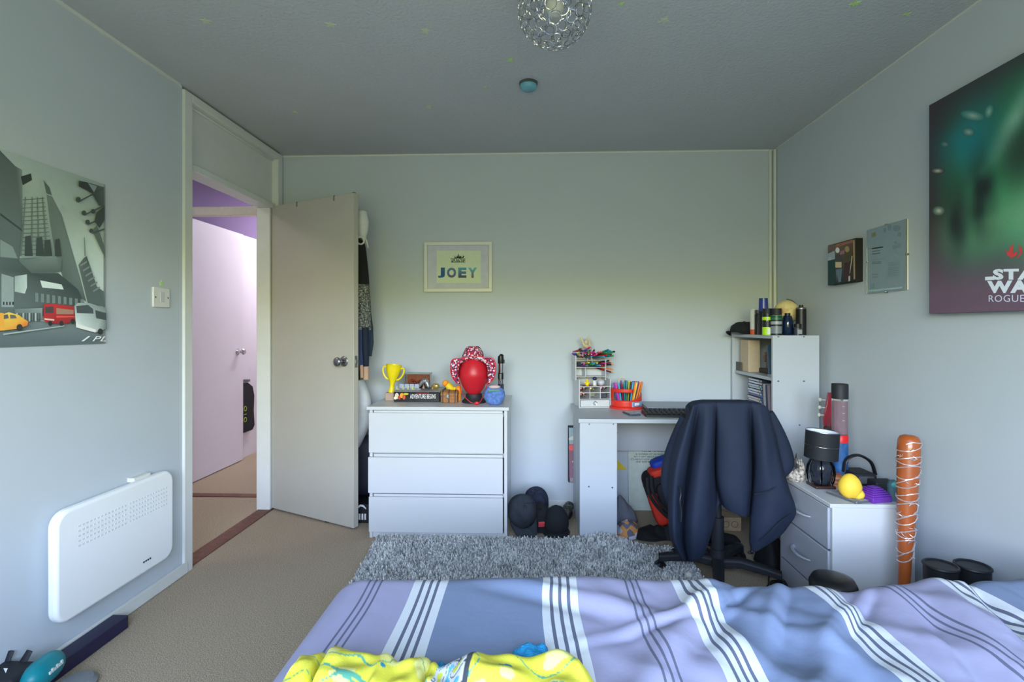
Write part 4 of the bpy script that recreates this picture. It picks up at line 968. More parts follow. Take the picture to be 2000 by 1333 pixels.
# lower unit in its own frame: x 0..ow_, y 0..od
lh = .178
def bb(*a): return MB().box(*a)
for x in (0, ow_-.006): build('side_panel', bb(x, x+.006, 0, od, 0, lh), wh, t, bevel=.001)
for z in (0, .052, .092, .130): build('shelf', bb(.006, ow_-.006, .002, od, z, z+.004), wh, t)
build('back_panel', bb(0, ow_, od, od+.004, 0, .335), wh, t)
for x in (.068, .134): build('divider', bb(x, x+.004, .003, od, .056, .130), wh, t)
dr = build('drawer', bb(.009, ow_-.009, -.004, od-.02, .007, .049), wh, t, bevel=.002)
kb = MB().torus((.101, -.010, .031), .010, .002, (0,1,0), 18, 6); kb.cyl((.101, -.010, .041), (.101, -.003, .041), .003); build('ring_pull', kb, M['chrome'], dr)
# upper unit
uz = .187; u0, u1 = -.012, .186; y0_ = .05
for x in (u0, u1-.006): build('side_panel', bb(x, x+.006, y0_, od, uz-.02, .345 if x == u0 else .30), wh, t, bevel=.001)
for z in (uz, .247, .293, .326): build('shelf', bb(u0+.006, u1-.006 if z < .32 else u0+.08, y0_, od, z, z+.004), wh, t)
build('divider', bb(.05, .054, y0_+.002, od, uz+.004, .247), wh, t)
OM = Matrix.Translation(oc) @ Matrix.Rotation(math.radians(7), 4, 'Z')
# pens
PCOL = {'red': (200,36,50), 'blue': (36,72,180), 'teal': (28,120,130), 'pink': (220,60,150), 'purple': (120,60,170), 'green': (40,150,90), 'orange': (226,120,36), 'yellow': (226,200,60), 'black': (30,32,40), 'maroon': (120,28,50), 'cyan': (60,160,200)}
PM = {k: mat('pen_'+k, c, .35) for k, c in PCOL.items()}
def penproto(colr, kind):
    o = thing('felt_pen', 'pen', 'pen', (0,0,-5), rot=(0,0,0)); L = .15
    b = MB().cyl((0,0,0), (0,0,L*(.66 if kind != 'pencil' else .88)), .0054, n=10); build('barrel', b, PM[colr], o)
    b = MB().tube([(0,0,L*.66), (0,0,L*.97), (0,0,L)], [.0061, .0058, .004], 10) if kind != 'pencil' else MB().tube([(0,0,L*.88), (0,0,L)], [.0052, .0006], 10)
    build('cap' if kind != 'pencil' else 'point', b, PM[colr] if kind != 'pencil' else cm('pencil_wood', (206,160,110), .6), o); return o
protos = {}
def pen(colr, kind, loc, dirv, label, group):
    dirv = Vector(dirv).normalized(); e = dirv.to_track_quat('Z', 'Y').to_euler()
    if (colr, kind) not in protos:
        o = penproto(colr, kind); protos[(colr, kind)] = o; o.location = loc; o.rotation_euler = e; tag(o, label, 'pen', group); return
    dup(protos[(colr, kind)], loc, e, label, group)
rp_ = random.Random(11)
tiers = [('top', .330, .010, 7, ['red','black','maroon','blue','pink','red','teal'], u0+.012, .085, 1.0),
         ('upper', .297, .012, 17, ['purple','blue','yellow','maroon','red','blue','green','cyan','pink','pink','teal','orange','cyan','red','teal','maroon','green'], u0+.012, .175, 1.0),
         ('middle', .251, .012, 14, ['black','teal','purple','pink','green','yellow','green','cyan','teal','yellow','cyan','maroon','red','pink'], u0+.012, .15, 1.0),
         ('heap', .304, .02, 14, ['red','maroon','red','pink','black','red','pink','maroon','teal','green','teal','cyan','green','black'], .075, .18, 1.0)]
for nm, z, dz, n, cs, xa, xb, _ in tiers:
    for i in range(n):
        f = i/(n-1); x = xa+(xb-xa)*f+.003*rp_.uniform(-1, 1); zz = z+.006+rp_.random()*(.014 if nm != 'heap' else .022)
        lean = (f-.45)*1.0 if nm in ('upper', 'heap') else rp_.uniform(-.15, .2)
        base = OM @ Vector((x-.05*lean, od-.012, zz)); dr_ = OM.to_3x3() @ Vector((lean*.85, -.80, .06+.17*rp_.random() if nm != 'middle' else .02+.1*rp_.random()))
        pl = {'top': 'in the short top tier', 'upper': 'in the crowded upper tier', 'middle': 'in the middle tier', 'heap': 'in the heap spilling from the top'}[nm]
        pen(cs[i], 'pen', base, dr_, f'{cs[i]} felt pen {pl} of the white organiser', f'{cs[i]} pens {pl}')
for i, (cl, dx_, dz_) in enumerate((('black', .9, .28), ('maroon', 1.0, .2), ('black', 1.0, .12), ('orange', .9, -.12), ('maroon', .8, -.25))):
    base = OM @ Vector((.11+.004*i, od-.02, .262-.004*i)); pen(cl, 'pencil', base, OM.to_3x3() @ Vector((dx_, -.8, dz_)), ['steepest of the black pencils poking out right of the organiser', 'upper maroon pencil poking out right of the organiser', 'lower black pencil poking out right of the organiser', 'orange pencil poking out right of the organiser', 'lowest maroon pencil poking out right of the organiser'][i], 'pencils poking out of the organiser')
cells = [('red', .012, .096, 'upper left'), ('maroon', .02, .10, 'upper left'), ('yellow', .075, .096, 'upper middle'), ('black', .075, .104, 'upper middle'), ('pink', .142, .098, 'upper right'), ('black', .15, .10, 'upper right'), ('maroon', .012, .058, 'lower left'), ('red', .018, .064, 'lower left'), ('orange', .014, .071, 'lower left')]
for i, (cl, x, z, wh_) in enumerate(cells):
    base = OM @ Vector((x, .006, z+.026)); pen(cl, 'pencil', base+OM.to_3x3() @ Vector((.012*(i % 2), 0, 0)), OM.to_3x3() @ Vector((.28, .9, -.15)), f'{cl} pencil lying in the {wh_} cell of the organiser', 'pencils in the organiser cells')
b = MB().box(.14, .182, .03, .12, .056, .086); b.xf(OM); solo('ink_box', b, cm('dark_slate_box', (50,58,72), .5), 'dark slate box in the lower right cell of the organiser', 'box', bevel=.002)
# things on the organiser ledge
q = OM @ Vector((.055, .016, .134)); t = thing('yellow_toy', 'tiny plain yellow toy on the organiser ledge', 'toy', q)
b = MB().ell(q+Vector((0,0,.016)), (.013, .011, .016)); b.ell(q+Vector((0,0,.036)), (.009, .009, .009)); b.ell(q+Vector((-.013,0,.022)), (.006,.005,.005)); b.ell(q+Vector((.013,0,.022)), (.006,.005,.005)); build('body', b, M['toy_yellow'], t)
q = OM @ Vector((.105, .024, .134)); t = thing('white_toy', 'tiny white toy with a dark cap on the organiser ledge', 'toy', q)
b = MB().box(q.x-.011, q.x+.011, q.y-.007, q.y+.007, q.z, q.z+.036); build('body', b, M['white'], t, bevel=.003)
b = MB().ell(q+Vector((0,0,.046)), (.014, .012, .012)); build('cap', b, cm('dark_blue_cap', (30,50,76), .5), t)
b = MB()
for z in (.01, .02, .03): b.ell(q+Vector((.006,-.007,z)), (.0022,.0015,.0022))
build('spots', b, M['black'], t)
q = OM @ Vector((.148, .03, .134)); t = thing('glass_ball', 'tiny clear ball on the organiser ledge', 'ball', q)
b = MB().ell(q+Vector((0,0,.021)), (.021,.021,.021)); build('sphere', b, cm('frosted_glass', (226,226,236), .3, trans=.4), t)
b = MB().box(.03, .16, .004, .045, .134, .1375); b.xf(OM); solo('maroon_ruler', b, cm('maroon_plastic', (120,44,56), .4), 'flat maroon ruler along the organiser ledge', 'ruler')
# wooden figure with raised arms, standing on top of the organiser
wd = cm('mannequin_wood', (204,186,146), .6, var=.15, vs=60)
fb = OM @ Vector((.072, .11, .346)); 
t = thing('artist_mannequin', 'wooden jointed figure with raised arms on top of the organiser', 'figure', fb)
def fp(px, py): v = at(px, py, fb.y); return v
b = MB(); b.tube([fp(1151,694), fp(1150,686), fp(1149,680), fp(1150,676)], [.014,.018,.021,.014], 12); build('torso', b, wd, t)
def limb(nm, pts, rs):
    b = MB(); n = len(pts); pp = [Vector(cr([tuple(fp(*k)) for k in pts], i/20)) for i in range(21)]
    b.tube(pp, [cr([(r_,) for r_ in rs], i/20)[0] for i in range(21)], 10); build(nm, b, wd, t)
limb('arm', [(1146,677),(1141,675),(1139,670),(1135,661),(1134,659)], [.009,.009,.007,.0075,.006])
limb('arm', [(1152,675),(1152,670),(1150,664),(1147,658)], [.009,.008,.007,.0055])
limb('leg', [(1149,694),(1148,700),(1147,708)], [.008,.006,.005]); limb('leg', [(1153,694),(1156,702),(1157,708)], [.008,.006,.005])
b = MB().ell(fp(1144.5,669), (.011,.011,.015)); build('head', b, wd, t)
b = MB().tube([fp(1145,673), fp(1148,677)], .004, 8); build('neck', b, wd, t)
b = MB().cyl(fp(1151,697), Vector((fb.x, fb.y+.01, fb.z-.02)), .002, n=8); build('stand_rod', b, M['steel'], t)
# red round pen caddy
pc_ = at(1224, 797, 3.20); PCx, PCy = pc_.x, 3.235; R = .098
t = thing('pen_caddy', 'red and clear round caddy of marker pens next to the white organiser', 'pen holder', (PCx, PCy, DZ))
rd = cm('red_orange_plastic', (214,50,36), .4)
b = MB().lathe([(0, 0), (R+.006, 0), (R+.006, .010), (R, .014), (R-.01, .014), (0, .014)], (PCx, PCy, DZ), 48); build('base', b, rd, t, smooth=40)
def wall(a0, a1, z0f, z1f, m, nm, r=R):
    b = MB(); b.grid(lambda u, v: (lambda a: Vector((PCx+r*math.cos(a), PCy+r*math.sin(a), DZ+z0f(u)+(z1f(u)-z0f(u))*v)))(a0+(a1-a0)*u), 32, 4); return build(nm, b, m, t, solid=.003, smooth=60)
A = math.radians
wall(A(200), A(276), lambda u: .012, lambda u: .056, rd, 'lower_wall')
wall(A(276), A(352), lambda u: .012, lambda u: .056+.034*u**1.2, rd, 'lower_wall', r=R*.985)
wall(A(195), A(285), lambda u: .104, lambda u: .126, rd, 'upper_band'); wall(A(195), A(212), lambda u: .055, lambda u: .105, rd, 'upper_band')
M['clearp'] = cm('clear_plastic', (210,222,232), .1, trans=.75); 
wall(A(352), A(560), lambda u: .012, lambda u: .118, M['clearp'], 'clear_wall', r=R*.97)
wall(A(282), A(346), lambda u: .016, lambda u: .048, cm('label_blue', (130,170,200), .4), 'label', r=R*1.012)
wall(A(288), A(318), lambda u: .020, lambda u: .046, cm('label_purple', (110,60,130), .4), 'label_patch', r=R*1.018)
wall(A(291), A(315), lambda u: .024, lambda u: .043, cm('label_white', (232,226,232), .4), 'label_patch', r=R*1.024)
mk = [('purple', 1213, 747, 'back row'), ('blue', 1221, 745, 'back row'), ('green', 1224, 746, 'back row'), ('yellow', 1229, 745, 'back row'), ('blue', 1236, 751, 'right row'), ('pink', 1239, 750, 'right row'), ('green', 1242, 751, 'right row'), ('purple', 1246, 751, 'right row'), ('orange', 1253, 752, 'right row'),
      ('purple', 1204, 770, 'front row'), ('pink', 1207, 771, 'front row'), ('cyan', 1211, 770, 'front row'), ('maroon', 1216, 772, 'front row'), ('teal', 1220, 771, 'front row'), ('orange', 1238, 766, 'middle row'), ('yellow', 1240, 768, 'middle row'), ('orange', 1246, 766, 'middle row'), ('black', 1231, 765, 'middle row'), ('cyan', 1233, 772, 'middle row')]
for cl, x, y, row in mk:
    yy = {'back row': 3.275, 'right row': 3.245, 'front row': 3.19, 'middle row': 3.21}[row]
    tp = at(x, y, yy); dx_ = (x-1226)*.0035; base = Vector((PCx+(tp.x-PCx)*.72, PCy+(yy-PCy)*.8, DZ+.016)); v = tp-base
    pen(cl, 'marker', tp - v.normalized()*.15 if (tp-base).length > .15 else base, v, f'{cl} marker in the {row} of the red pen caddy', f'{cl} markers in the {row} of the red caddy')
b = MB()
for i, (x, yy) in enumerate(((1196, 3.27), (1203, 3.28))):
    tp = at(x, 752, 3.27); b2 = MB().torus(tp, .014, .003, (0,1,0), 18, 6); b2.tube([tp-Vector((0,0,.014)), tp-Vector((-.01*(1-2*i),0,.12))], .003, 8)
    b2.v = [Vector((max(v_.x, PCx-.085), v_.y, v_.z)) for v_ in b2.v]
    solo('scissors', b2, cm('pale_grey_plastic', (170,178,186), .4), ['left pale grey scissors handle standing in the red caddy', 'second pale grey scissors handle standing in the red caddy'][i], 'scissors')
tp = at(1215, 744, 3.28); b2 = MB().torus(tp, .02, .005, (0,1,.2), 24, 8); b2.cyl(tp-Vector((0,0,.02)), tp-Vector((0,0,.13)), .003, n=8); solo('tape_ring', b2, cm('cream_tape', (206,200,170), .5), 'cream ring-topped tool at the back of the red caddy', 'tool')
# calculator, keyboard, laptop
q = at(1231, 811, 3.02); CM_ = Matrix.Translation((q.x, 2.985, DZ)) @ Matrix.Rotation(A(12), 4, 'Z')
t = thing('calculator', 'small dark calculator lying in front of the red caddy', 'calculator', (q.x, 2.985, DZ), rot=(0,0,A(12)))
build('body', MB().box(-.034, .034, -.055, .055, 0, .010), cm('dark_grey_plastic', (66,74,86), .4), t, bevel=.004)
build('screen', MB().box(-.026, .026, .022, .046, .010, .0112), cm('lcd_grey', (150,160,164), .3), t)
for r_ in range(4):
    for c_ in range(4): build('button', MB().box(-.026+c_*.0138, -.016+c_*.0138, -.046+r_*.015, -.036+r_*.015, .010, .0125), cm('grey_button', (140,146,156), .5), t)
kx0 = at(1257, 812, 2.95).x; t = thing('keyboard', 'black keyboard near the front edge of the desk, in front of the laptop', 'keyboard', (kx0+.22, 2.96, DZ), rot=(0,0,A(-1.5)))
build('case', MB().add([(-.22,-.075,0),(.22,-.075,0),(.22,.07,0),(-.22,.07,0),(-.215,-.07,.014),(.215,-.07,.014),(.215,.066,.026),(-.215,.066,.026)], [(3,2,1,0),(4,5,6,7),(0,1,5,4),(1,2,6,5),(2,3,7,6),(3,0,4,7)]) or (lambda m: m)(None), M['black'], t) if False else None
b = MB(); b.add([(-.22,-.075,0),(.22,-.075,0),(.22,.07,0),(-.22,.07,0),(-.215,-.07,.014),(.215,-.07,.014),(.215,.066,.026),(-.215,.066,.026)], [(3,2,1,0),(4,5,6,7),(0,1,5,4),(1,2,6,5),(2,3,7,6),(3,0,4,7)]); build('case', b, M['black'], t, bevel=.004)
kk = 0
for r_ in range(5):
    for c_ in range(15):
        x = -.205+c_*.0275+(r_ % 2)*.004; y = -.055+r_*.024; z = .014+(y+.07)*.012/.136
        kmb = MB().box(x, x+.021, y, y+.018, z, z+.007); ko = build('key', kmb, M['blackm'], t, bevel=.002)
lx0 = at(1257, 793, 3.2).x; t = thing('laptop', 'closed grey laptop at the back of the desk beside the red caddy', 'laptop', (lx0+.19, 3.22, DZ), rot=(0,0,A(-1)))
build('base', MB().box(-.19, .19, -.125, .125, .004, .016), cm('laptop_silver', (176,182,190), .35, metal=.3), t, bevel=.004)
build('lid', MB().box(-.19, .19, -.125, .125, .0165, .024), cm('laptop_lid_grey', (140,148,158), .35, metal=.3), t, bevel=.003)
for x in (-.16, .16):
    for y in (-.1, .1): build('foot', MB().cyl((x, y, 0), (x, y, .004), .008), M['black'], t)
b = MB().tube([at(1259,790,3.12), at(1282,803,3.02)], .006, 10); b.v = [v+Vector((0,0,0)) for v in b.v]
mz = min(v.z for v in b.v); b2 = MB().cyl((lx0-.012, 3.14, DZ+.008), (lx0+.055, 3.035, DZ+.008), .0075, n=12); solo('stylus_pen', b2, M['blackm'], 'thick dark stylus pen lying at the left end of the laptop', 'pen')
# ------------------------------------------------------------------ on and in the shelf tower
TT = 1.1574
def can(name, label, cat, px, Y, ytop, r, spec, **k):
    """spec: list of (fraction of height, radius factor, material) rings from the bottom; each material run is a part"""
    x = at(px, 650, Y).x; h = at(px, ytop, Y).z-TT; t = thing(name, label, cat, (x, Y, TT))
    for nm, m, prof in spec: build(nm, MB().lathe([(0, prof[0][1]*h)]+[(a*r, z*h) for a, z in prof]+[(0, prof[-1][1]*h)], (x, Y, TT), 24), m, t, smooth=50)
    return t, x, h
wc, bc, gc = M['white'], M['black'], cm('can_green', (30,110,70), .3)
can('spray_can', 'white deodorant can with orange base on the shelf tower', 'can', 1472, 3.17, 604, .020, [('base_band', cm('orange_plastic', (224,90,40), .35), [(1,0),(1,.2)]), ('body', wc, [(1,.2),(1,.9)]), ('cap', cm('pale_cap', (206,210,212), .3), [(.96,.9),(.9,.99)])])
can('spray_can', 'slim black deodorant can between the white and the blue-capped cans', 'can', 1480.5, 3.10, 606, .018, [('body', bc, [(1,0),(1,.8),(.8,.86)]), ('cap', cm('dark_grey_cap', (60,62,68), .3), [(.95,.86),(.95,1)])])
can('spray_can', 'tallest dark can with a shiny royal blue cap on the tower', 'can', 1491, 3.03, 583, .0255, [('body', bc, [(1,0),(1,.62),(.96,.64)]), ('cap', cm('royal_blue_cap', (40,58,140), .25), [(1.02,.64),(.98,.8),(.92,1)])])
t_, x_, h_ = can('spray_can', 'black-topped can with a lime green base on the tower', 'can', 1498.5, 2.925, 603, .026, [('base_band', cm('lime_print', (176,226,30), .35), [(1,0),(1,.30)]), ('body', bc, [(1,.30),(1,.80)]), ('cap', M['blackm'], [(.97,.80),(.97,1)])])
build('label', MB().box(x_-.012, x_+.014, 2.925-.0272, 2.925-.025, TT+h_*.03, TT+h_*.26), cm('label_pale', (220,232,214), .4), t_); build('logo_band', MB().lathe([(.0264,h_*.56),(.0264,h_*.68)], (x_, 2.925, TT), 24), cm('lime_print', 0), t_)
build('letter_mark', MB().text('X', (x_-.018, 2.925-.0268, TT+h_*.52), (1,0,0), (0,0,1), .012, .024, bold=.03), M['white'], t_)
t_, x_, h_ = can('shower_gel', 'stout black bottle with green and white bands on the tower', 'bottle', 1516, 2.89, 603, .029, [('body', bc, [(1,0),(1,.74)]), ('cap', M['blackm'], [(.97,.76),(.93,1)])])
for z0, z1, m in ((.70, .74, gc), (.58, .66, gc), (.40, .52, cm('silver_print', (150,156,160), .3)), (.06, .34, cm('silver_print2', (120,126,134), .3))): build('band', MB().lathe([(.0294,h_*z0),(.0294,h_*z1)], (x_, 2.89, TT), 24), m, t_)
can('bottle', 'dark blue rounded bottle in front of the small globe', 'bottle', 1538, 2.90, 612, .029, [('body', cm('deep_blue_glass', (14,30,58), .12), [(.8,0),(1,.08),(1,.6),(.7,.88)]), ('cap', bc, [(.5,.88),(.5,1)])])
can('spray_can', 'tall black hairspray can with silver ring at the right end of the tower', 'can', 1564.5, 2.92, 596, .0265, [('body', bc, [(1,0),(1,.86)]), ('shoulder', M['steel'], [(1.02,.86),(.98,.9),(.5,.93)]), ('nozzle', bc, [(.42,.93),(.40,1)])])
t_, x_, h_ = can('bottle', 'small squat black bottle in front of the hairspray can', 'bottle', 1558, 2.865, 633, .021, [('body', cm('slate_bottle', (52,58,72), .3), [(1,0),(1,.66)]), ('cap', bc, [(.9,.68),(.9,1)])])
build('print', MB().box(x_-.012, x_+.012, 2.865-.0222, 2.865-.0205, TT+h_*.12, TT+h_*.5), cm('silver_print', 0), t_)
gx = at(1536, 604, 3.04); t = thing('globe', 'small tan desk globe behind the cans on the tower', 'globe', (gx.x, 3.04, TT))
b = MB().lathe([(0,0),(.05,0),(.046,.008),(.012,.014),(.008,.05)], (gx.x, 3.04, TT), 24); build('base', b, cm('brown_base', (90,60,40), .4), t)
gr = .066; gz = at(1536, 587, 3.04).z-gr
b = MB().ell((gx.x, 3.04, gz), (gr, gr, gr), 32, 20)
gm = speck('globe_paper', [(222,196,132), (226,204,146), (170,112,66)], 14, .5, 0); build('sphere', b, gm, t, smooth=80)
b = MB().tube([(gx.x+(gr+.006)*math.sin(a), 3.04, gz+(gr+.006)*math.cos(a)) for a in [PI*i/24 for i in range(25)]], .003, 6); build('meridian', b, M['steel'], t)
def cap(name_label, c, rx, rz, m, yaw, pitch, roll=0, strap=True, patch=None, squash=1.0, bill=.075, base=None):
    """baseball cap: crown, bill, button"""
    t = thing('baseball_hat', name_label, 'cap', c, rot=(pitch, roll, yaw), group=None)
    def cw(u, v):
        a = 2*PI*u; z = math.sin(v*PI/2)**.9*.105*squash; r = math.cos(v*PI/2)**.55 if v < 1 else 0
        dent = 1-.16*max(0, noise.noise(Vector((math.cos(a)*1.3, math.sin(a)*1.3, v*2+c[0]*9))))
        return Vector((rx*r*math.cos(a)*dent, rz*r*math.sin(a)*dent, z*dent))
    b = MB(); b.grid(cw, 36, 14); build('crown', b, m, t, smooth=80, solid=.003)
    def bl(u, v):
        a = -PI+PI*(.12+.76*u); r0 = Vector((rx*math.cos(a), rz*math.sin(a), .004)); q = r0 + Vector((0, -bill*v*math.sin(PI*u)**.6, -.016*v*(2*u-1)**2*2+.004*v)); return q
    b = MB(); b.grid(bl, 24, 8); build('bill', b, m, t, smooth=80, solid=.004)
    b = MB().ell((0, 0, .105*squash), (.008, .008, .005)); build('button', b, m, t)
    if patch: build('patch', patch, cm('red_patch', (214,70,78), .7), t)
    return t
dkc = mat('black_cap_cloth', (22,25,30), .9, bump=.3, bs=250); nvc = mat('charcoal_cap_cloth', (40,46,54), .9, bump=.3, bs=250, var=.2)
cx_ = at(1452, 654, 3.30); cap('black cap with pale piping lying on top of the shelf tower', (cx_.x+.005, 3.30, TT+.012), .078, .09, dkc, A(-60), 0, squash=.62, bill=.05)
pp_ = MB()
# first shelf
S1 = .9234
b = MB().box(1.338, 1.41, 3.215, 3.335, S1, 1.122); solo('storage_box', b, cm('beige_card', (196,176,148), .7), 'tall beige box on the upper shelf of the tower', 'box', bevel=.003)
b = MB().box(1.328, 1.332, 3.30, 3.38, S1, S1+.055); solo('photo_card', b, cm('dark_card_edge', (90,84,80), .6), 'small card standing at the far end of the upper shelf', 'card')
b = MB().box(1.40, 1.50, 3.07, 3.21, S1, S1+.028); solo('dark_box', b, cm('black_box', (34,36,40), .5), 'low black box under the brown toy figure', 'box', bevel=.002)
fx = 1.432; fy = 3.13; t = thing('toy_robot', 'brown wooden-looking toy figure on the upper shelf of the tower', 'toy', (fx, fy, S1+.028)); bz_ = S1+.0284
br = cm('brown_figure', (110,80,56), .6, var=.3, vs=60)
build('torso', MB().box(fx-.02, fx+.02, fy-.012, fy+.012, bz_+.055, bz_+.105), br, t, bevel=.004); build('head', MB().box(fx-.011, fx+.011, fy-.01, fy+.01, bz_+.108, bz_+.134), cm('tan_figure', (160,124,90), .6), t, bevel=.003)
for sx in (-1, 1):
    build('leg', MB().box(fx+sx*.012-.009, fx+sx*.012+.009, fy-.011, fy+.011, bz_, bz_+.055), br, t, bevel=.003)
    build('arm', MB().tube([(fx+sx*.024, fy, bz_+.10), (fx+sx*.034, fy-.005, bz_+.07), (fx+sx*.036, fy-.015, bz_+.045)], .007, 8), br, t)
BK = [((1.40, 2.99, S1+.0005), .02, (60,84,110), 'leaning blue-grey book nearest the tower side on the upper shelf'), ((1.43, 2.965, S1+.0005), .025, (50,58,70), 'slate book behind the leaning one on the upper shelf')]
for (x, y, z), th, c, lb in BK:
    b = MB().box(-.06, .06, -th/2, th/2, 0, .17); b.xf(Matrix.Translation((x+.02, y, z+.006)) @ Matrix.Rotation(A(-9), 4, 'X')); o = solo('book', b, mat('book_cover', c, .5, var=.2, vs=40), lb, 'book', bevel=.002)
b = MB().box(1.335, 1.45, 2.86, 2.95, S1, S1+.012); solo('notebook', b, cm('grey_paper', (150,156,160), .7), 'flat pale notebook at the near end of the upper shelf', 'notebook')
# stacked game cases behind the chair
spc = [(206,214,222),(196,206,216),(200,210,220),(190,204,220),(214,204,214),(204,196,190),(124,112,160),(196,204,226),(208,214,220),(200,210,216),(190,200,214),(206,208,214),(198,204,214)]
z = DZ
pos = ['at the bottom of the stack', 'second from the bottom of the stack', 'third from the bottom of the stack', 'fourth from the bottom of the stack', 'fifth from the bottom of the stack', 'sixth from the bottom of the stack', 'in the middle of the stack, purple', 'sixth from the top of the stack', 'fifth from the top of the stack', 'fourth from the top of the stack', 'third from the top of the stack', 'second from the top of the stack', 'on top of the stack']
for i in range(13):
    jx = .006*math.sin(i*2.3); jy = .008*math.sin(i*1.7); t = thing('disc_case', 'flat disc case '+pos[i]+' in the shelf tower', 'disc case', (1.40+jx, 3.12+jy, z), group='disc cases in the shelf tower')
    build('case', MB().box(1.335+jx, 1.465+jx, 3.02+jy, 3.21+jy, z+.0005, z+.0145), cm('case_clear_blue', (70,84,120), .3) if i % 3 else cm('case_dark', (46,56,66), .3), t, bevel=.0015)
    build('spine', MB().box(1.3335+jx, 1.336+jx, 3.03+jy, 3.20+jy, z+.0025, z+.0125), mat('spine_paper', spc[i], .5), t)
    build('spine_logo', MB().box(1.3328+jx, 1.3337+jx, 3.035+jy, 3.055+jy, z+.0035, z+.0115), cm(('spine_blue', 'spine_green', 'spine_orange')[i % 3], ((50,110,180),(70,150,110),(220,150,60))[i % 3], .5), t)
    z += .015
for i, (y, c, lb) in enumerate(((2.985, (170,166,160), 'pale upright book beside the stack of disc cases'), (2.955, (40,52,90), 'navy upright book second from the disc cases'), (2.93, (150,130,140), 'pinkish grey upright book in the shelf tower'), (2.895, (30,38,58), 'dark upright book nearest the tower side'))):
    b = MB().box(1.335, 1.46, y-.011, y+.011, DZ, DZ+.175); b.xf(Matrix.Translation((0, y, DZ+.0025)) @ Matrix.Rotation(A(-5), 4, 'X') @ Matrix.Translation((0, -y, -DZ))); solo('book', b, mat('book_cover', c, .5, var=.15, vs=40), lb, 'book', bevel=.0015)

# ------------------------------------------------------------------ on the bedside cabinet
N0 = NZ+.0004
lx, ly = 1.262, 2.285; t = thing('table_lamp', 'black drum shade table lamp with a dark glass body on the bedside cabinet', 'lamp', (lx, ly, N0))
build('base', MB().box(lx-.042, lx+.042, ly-.042, ly+.042, N0, N0+.012), cm('dark_wood_base', (58,36,34), .35), t, bevel=.003)
smoke = cm('smoked_glass', (60,66,80), .05, trans=.55); M['chblk'] = mat('black_chrome', (60,62,70), .12, 1)
build('glass_body', MB().lathe([(.022, .012), (.035, .02), (.043, .06), (.041, .09), (.030, .115), (.020, .122)], (lx, ly, N0), 32), smoke, t, smooth=70)
build('lamp_tube', MB().cyl((lx, ly, N0+.012), (lx, ly, N0+.15), .012), M['chrome'], t)
for k in range(4):
    a = PI/4+k*PI/2+.35; d = Vector((math.cos(a), math.sin(a), 0)); o_ = Vector((lx, ly, N0))
    b = MB().tube([o_+d*r_+Vector((0,0,z_)) for r_, z_ in ((.040,.012),(.047,.03),(.051,.06),(.048,.09),(.037,.116),(.02,.126))], .0055, 8, flat=((0,0,1), .6)); build('rib', b, M['chblk'], t)
build('collar', MB().cyl((lx, ly, N0+.120), (lx, ly, N0+.132), .026), M['chblk'], t)
SM = Matrix.Translation((lx, ly, N0+.124)) @ Matrix.Rotation(.07, 4, 'Y')
b = MB(); b.grid(lambda u, v: SM @ Vector((.0655*math.cos(2*PI*u), .0655*math.sin(2*PI*u), .118*v)), 48, 4)
shm = mat('black_shade_cloth', (22,26,32), .7, bump=.15, bs=300); sh = build('shade', b, shm, t, smooth=80)
b = MB(); b.grid(lambda u, v: SM @ Vector((.0635*math.cos(2*PI*u), .0635*math.sin(2*PI*u), .118*v)), 48, 4); build('lining', b, cm('shade_lining', (214,218,228), .7), sh, smooth=80)
b = MB().torus((0,0,.118), .0645, .0018, n=48, M=SM); b.torus((0,0,.056), .0658, .0007, n=48, M=SM); build('shade_trim', b, M['steel'], sh)
# dragon
q = at(1561, 938, 2.36); q.z = N0; t = thing('dragon_figure', 'small bone-coloured dragon sculpture beside the black lamp', 'figurine', q)
dm = speck('aged_bone_resin', [(70,64,58), (170,160,148), (206,200,190)], 90, .6, .8); b = MB()
b.ell(q+Vector((0,0,.028)), (.026,.024,.032), 18, 12, fn=lambda p_, d: p_*(1+.18*noise.noise(d*5))); b.ell(q+Vector((-.024,.01,.02)), (.022,.018,.024), fn=lambda p_, d: p_*(1+.2*noise.noise(d*5+Vector((3,0,0))))); build('body', b, dm, t)
b = MB().tube([q+Vector(v_) for v_ in ((0,-.012,.04),(.004,-.02,.058),(.002,-.016,.074),(-.002,-.02,.084),(0,-.03,.080))], [.016,.014,.011,.011,.005], 10); build('head', b, dm, t)
for sx, hh in ((-1, .125), (1, .098)):
    b = MB(); pts = [q+Vector((sx*.012, 0, .05)), q+Vector((sx*.026, .006, .075)), q+Vector((sx*.012-.004*sx, .008, hh)), q+Vector((sx*.006, .004, .066))]
    b.add(pts, [(0,1,2,3)]); build('wing', b, dm if sx > 0 else cm('dark_resin', (60,54,52), .6), t, solid=.004)
for i in range(3): build('spike', MB().tube([q+Vector((-.008+.008*i, -.004, .078)), q+Vector((-.012+.012*i, .004, .102))], [.004, .001], 6), dm, t)
b = MB().tube([q+Vector(v_) for v_ in ((-.03,.01,.02),(-.045,0,.012),(-.04,-.025,.008),(-.015,-.033,.008))], [.012,.009,.006,.002], 8); build('tail', b, dm, t)
